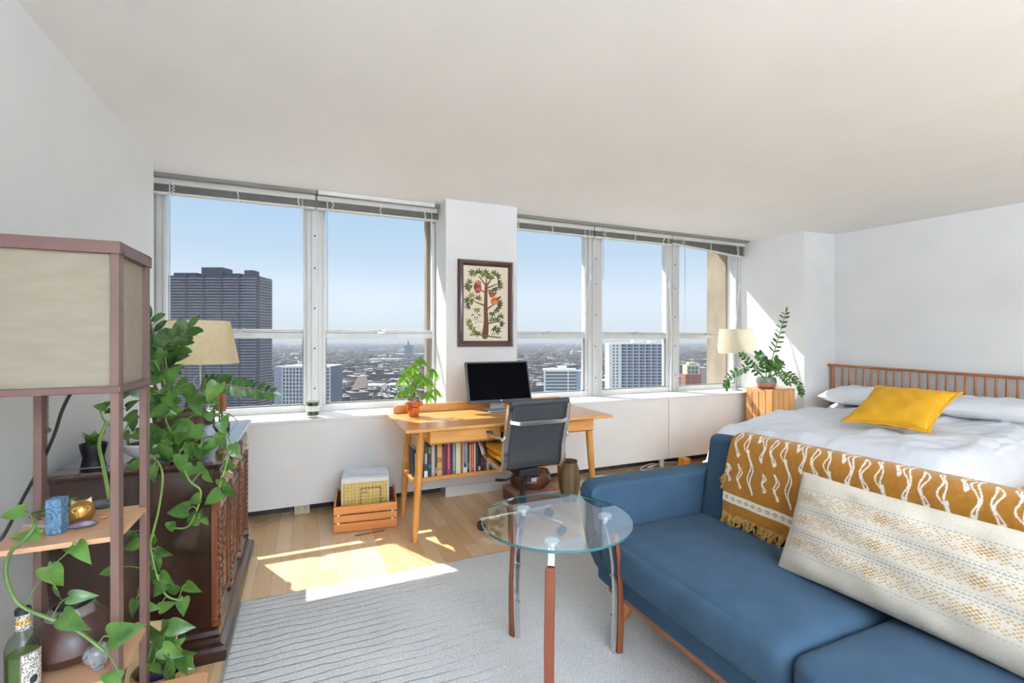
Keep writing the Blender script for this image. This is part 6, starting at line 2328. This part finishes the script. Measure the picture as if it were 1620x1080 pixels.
def f_neck(u, v, rg):
    sw = np.sin(u*34+3*np.sin(v*20))*np.sin(v*26+2*np.sin(u*19)) > .1
    for z0, z1 in ((.0,.36), (.66,1.0)):
        b = (v >= z0) & (v <= z1)
        rg[b] = (*lin('#d9d6cf')[:3], .9)
        rg[b & sw] = (*lin('#46484f')[:3], 1)
    b = (v > .36) & (v < .66)
    rg[b & (np.abs(v-.51) < .09) & (np.mod(u*9,1) < .5)] = (*lin('#7d5a1d')[:3], .9)
wrap_label(.0148, .158, .197, ac-2.2, ac+2.2, f_neck, mat('gold_neck_label', '#d9aa48', .5, attr='pattern'), 'neck_label')
sk_ = Vector((-.520,1.632,S2))
cg_ = thing('glass_skull', 'small clear glass skull on the lower lamp shelf', 'ornament', sk_)
fd = (VR*.8+VB*.6).normalized()
fs_ = Vector((-fd.y, fd.x, 0))
def skull(u, v):
    a, b = 2*PI*u, PI*(v-.5)
    d = fd*math.cos(a)*math.cos(b)+fs_*math.sin(a)*math.cos(b)+VU*math.sin(b)
    p = sk_+VU*.036
    r_ = .027
    f = d.dot(fd)
    side = d.dot(fs_)
    z = d.z
    s = Vector((d.x*r_*1.12, d.y*r_*1.12, d.z*r_))
    if f > .25 and z < .05:        # muzzle and jaw
        s += fd*.006*(f)-VU*.012*f
    for sd_ in (-1, 1):            # eye sockets
        e = (f-.83)**2+(side-sd_*.38)**2+(z+.12)**2
        s -= fd*.010*math.exp(-e/.03)
    e = (f-.95)**2+side**2+(z+.42)**2
    s -= fd*.006*math.exp(-e/.012)
    if abs(side) > .6 and f > .2:
        s -= fs_*math.copysign(.004, side)
    return p+s
gm_ = mat('clear_crystal', '#f4f6f8', .06, nscale=60, bump=.15, coat=.6)
gm_.node_tree.nodes['Principled BSDF'].inputs['Transmission Weight'].default_value = .72
gm_.node_tree.nodes['Principled BSDF'].inputs['IOR'].default_value = 1.35
mb = MB().grid(skull, 48, 30, True)
obj('skull', mb, gm_, cg_)
mb = MB().obox(sk_+VU*.0065+fd*.018, (.026,.024,.012), math.atan2(fd.y, fd.x))
obj('jaw', mb, gm_, cg_, bevel=.004)

# vine wound round the lamp stand
vl = thing('pothos_vine', 'long pothos vine draped over the shelves of the floor lamp', 'plant', at(20,870,Y=1.535))
vn, lv = MB(), MB()
rq = random.Random(17)
Yv = 1.528
w1 = vine(vn, [at(150,800,Y=1.88), at(110,800,Y=1.86), at(52,812,Y=1.66), at(57,826,Y=1.56), at(46,845,Y=1.535), at(18,872,Y=Yv), at(9,905,Y=Yv), at(22,945,Y=Yv), at(40,962,Y=Yv), at(75,977,Y=Yv), at(110,990,Y=Yv), at(140,1010,Y=Yv), at(165,1030,Y=Yv)], .0042)
w2 = vine(vn, [at(38,960,Y=Yv), at(55,930,Y=Yv), at(78,900,Y=1.53), at(100,880,Y=1.535), at(112,868,Y=1.54)], .0018)
for px, py, Y, L, a, W in ((14,813,1.535,.085,190,.5),(36,848,1.545,.085,180,.45),(72,808,1.74,.06,210,.7),(112,792,1.84,.055,30,.6),(95,795,1.80,.05,200,.7),(86,915,1.52,.085,285,.75),(89,945,1.52,.065,250,.6),(131,876,1.52,.085,325,.55),(131,943,1.515,.07,355,.6),(116,985,1.50,.10,345,.62),(195,1000,1.515,.105,20,.78),(172,1072,1.51,.07,170,.7),(103,868,1.70,.04,150,.6)):
    b = heart_at(lv, px, py, Y, L, a, rq, W)
    petiole(vn, b, w1+w2)
obj('vine', vn, mat('thick_green_vine', '#5f7a38', .5, c2='#4d6530'), vl, recalc=False)
obj('leaves', lv, PLF, vl, recalc=False, ang=80)

# ================================================================== LOW STAND AND PLANT ON THE FLOOR (bottom left)
stl = thing('low_stool', 'low tan wooden stool with rounded corners in front of the dresser', 'stool', (-.345,1.60,0))
def rrect(x0, x1, y0, y1, r, n=6):
    P = []
    for cx, cy, a0 in ((x1-r,y1-r,0), (x0+r,y1-r,PI/2), (x0+r,y0+r,PI), (x1-r,y0+r,1.5*PI)):
        P += [(cx+r*math.cos(a0+PI/2*i/n), cy+r*math.sin(a0+PI/2*i/n)) for i in range(n+1)]
    return P
TAN = wood('tan_birch', '#c8966e', '#b98661', 'x', 5, .5, .2)
obj('top', MB().prism(rrect(-.43,-.264,1.42,1.665,.018), .282, .300), TAN, stl, bevel=.003)
for x in (-.415, -.285):
    for y in (1.44, 1.64):
        obj('leg', MB().cyl((x,y,0), (x,y,.282), .011, n=12), TAN, stl)
fp = Vector((-.44,1.93,0))
pf = thing('floor_pothos', 'bushy pothos in a dark blue pot in a wicker basket on the floor', 'plant', fp)
obj('basket', MB().lathe([(0,0),(.070,0),(.082,.08),(.086,.19),(.080,.195),(.074,.18),(.07,.05),(0,.02)], fp, 30), mat('golden_wicker', '#b78a55', .7, c2='#6f4f2c', nscale=26, stretch=(1,1,1.6), bump=.8, bscale=90), pf)
obj('pot', MB().lathe([(0,.03),(.05,.03),(.062,.19),(.066,.205),(.064,.212),(.056,.208),(.05,.18),(0,.17)], fp, 28), mat('navy_glaze', '#232c48', .25, coat=.4), pf)
obj('soil', MB().lathe([(0,.198),(.056,.195)], fp, 20), SOIL, pf)
vn, lv = MB(), MB()
rq = random.Random(8)
cen = fp+Vector((0,0,.22))
stems_ = []
for px, py, Y, L, a in ((262,990,1.84,.085,150),(288,992,1.80,.09,350),(290,1006,1.82,.07,280),(248,1017,1.80,.08,200),(272,1033,1.76,.085,330),(266,1050,1.76,.075,250),(288,1056,1.76,.075,300),(299,1052,1.80,.06,330),(262,1066,1.74,.08,230),(271,1072,1.74,.065,280),(300,1035,1.84,.06,20),(245,1045,1.80,.07,220),(257,1005,1.90,.08,100),(280,1018,1.90,.07,30),(236,1038,1.84,.09,230),(228,1060,1.80,.08,250),(258,1030,1.82,.09,280),(246,1062,1.78,.08,270),(280,1044,1.80,.08,300),(270,1008,1.86,.085,60),(240,1000,1.88,.08,130)):
    b = heart_at(lv, px, py, Y, L, a, rq)
    vn.tube(smooth([cen+Vector((rq.uniform(-.04,.04), rq.uniform(-.04,.04), 0)), (cen+b)/2+Vector((0,0,.05)), b], 5), .002, 5)
obj('stems', vn, VINE, pf, recalc=False)
obj('leaves', lv, PLF, pf, recalc=False, ang=80)
bd = thing('leaning_board', 'pale wooden board leaning behind the basket plant on the floor', 'board', (-.50,2.14,0))
obj('panel', MB().box((-.07,-.006,0), (.07,.006,.25), Matrix.Translation((-.53,2.09,.003)) @ Matrix.Rotation(-.20,4,'X') @ Matrix.Rotation(.12,4,'Y')), wood('pale_board', '#d8bd8f', '#c8aa7a', 'x', 5, .5, .1), bd, bevel=.002)
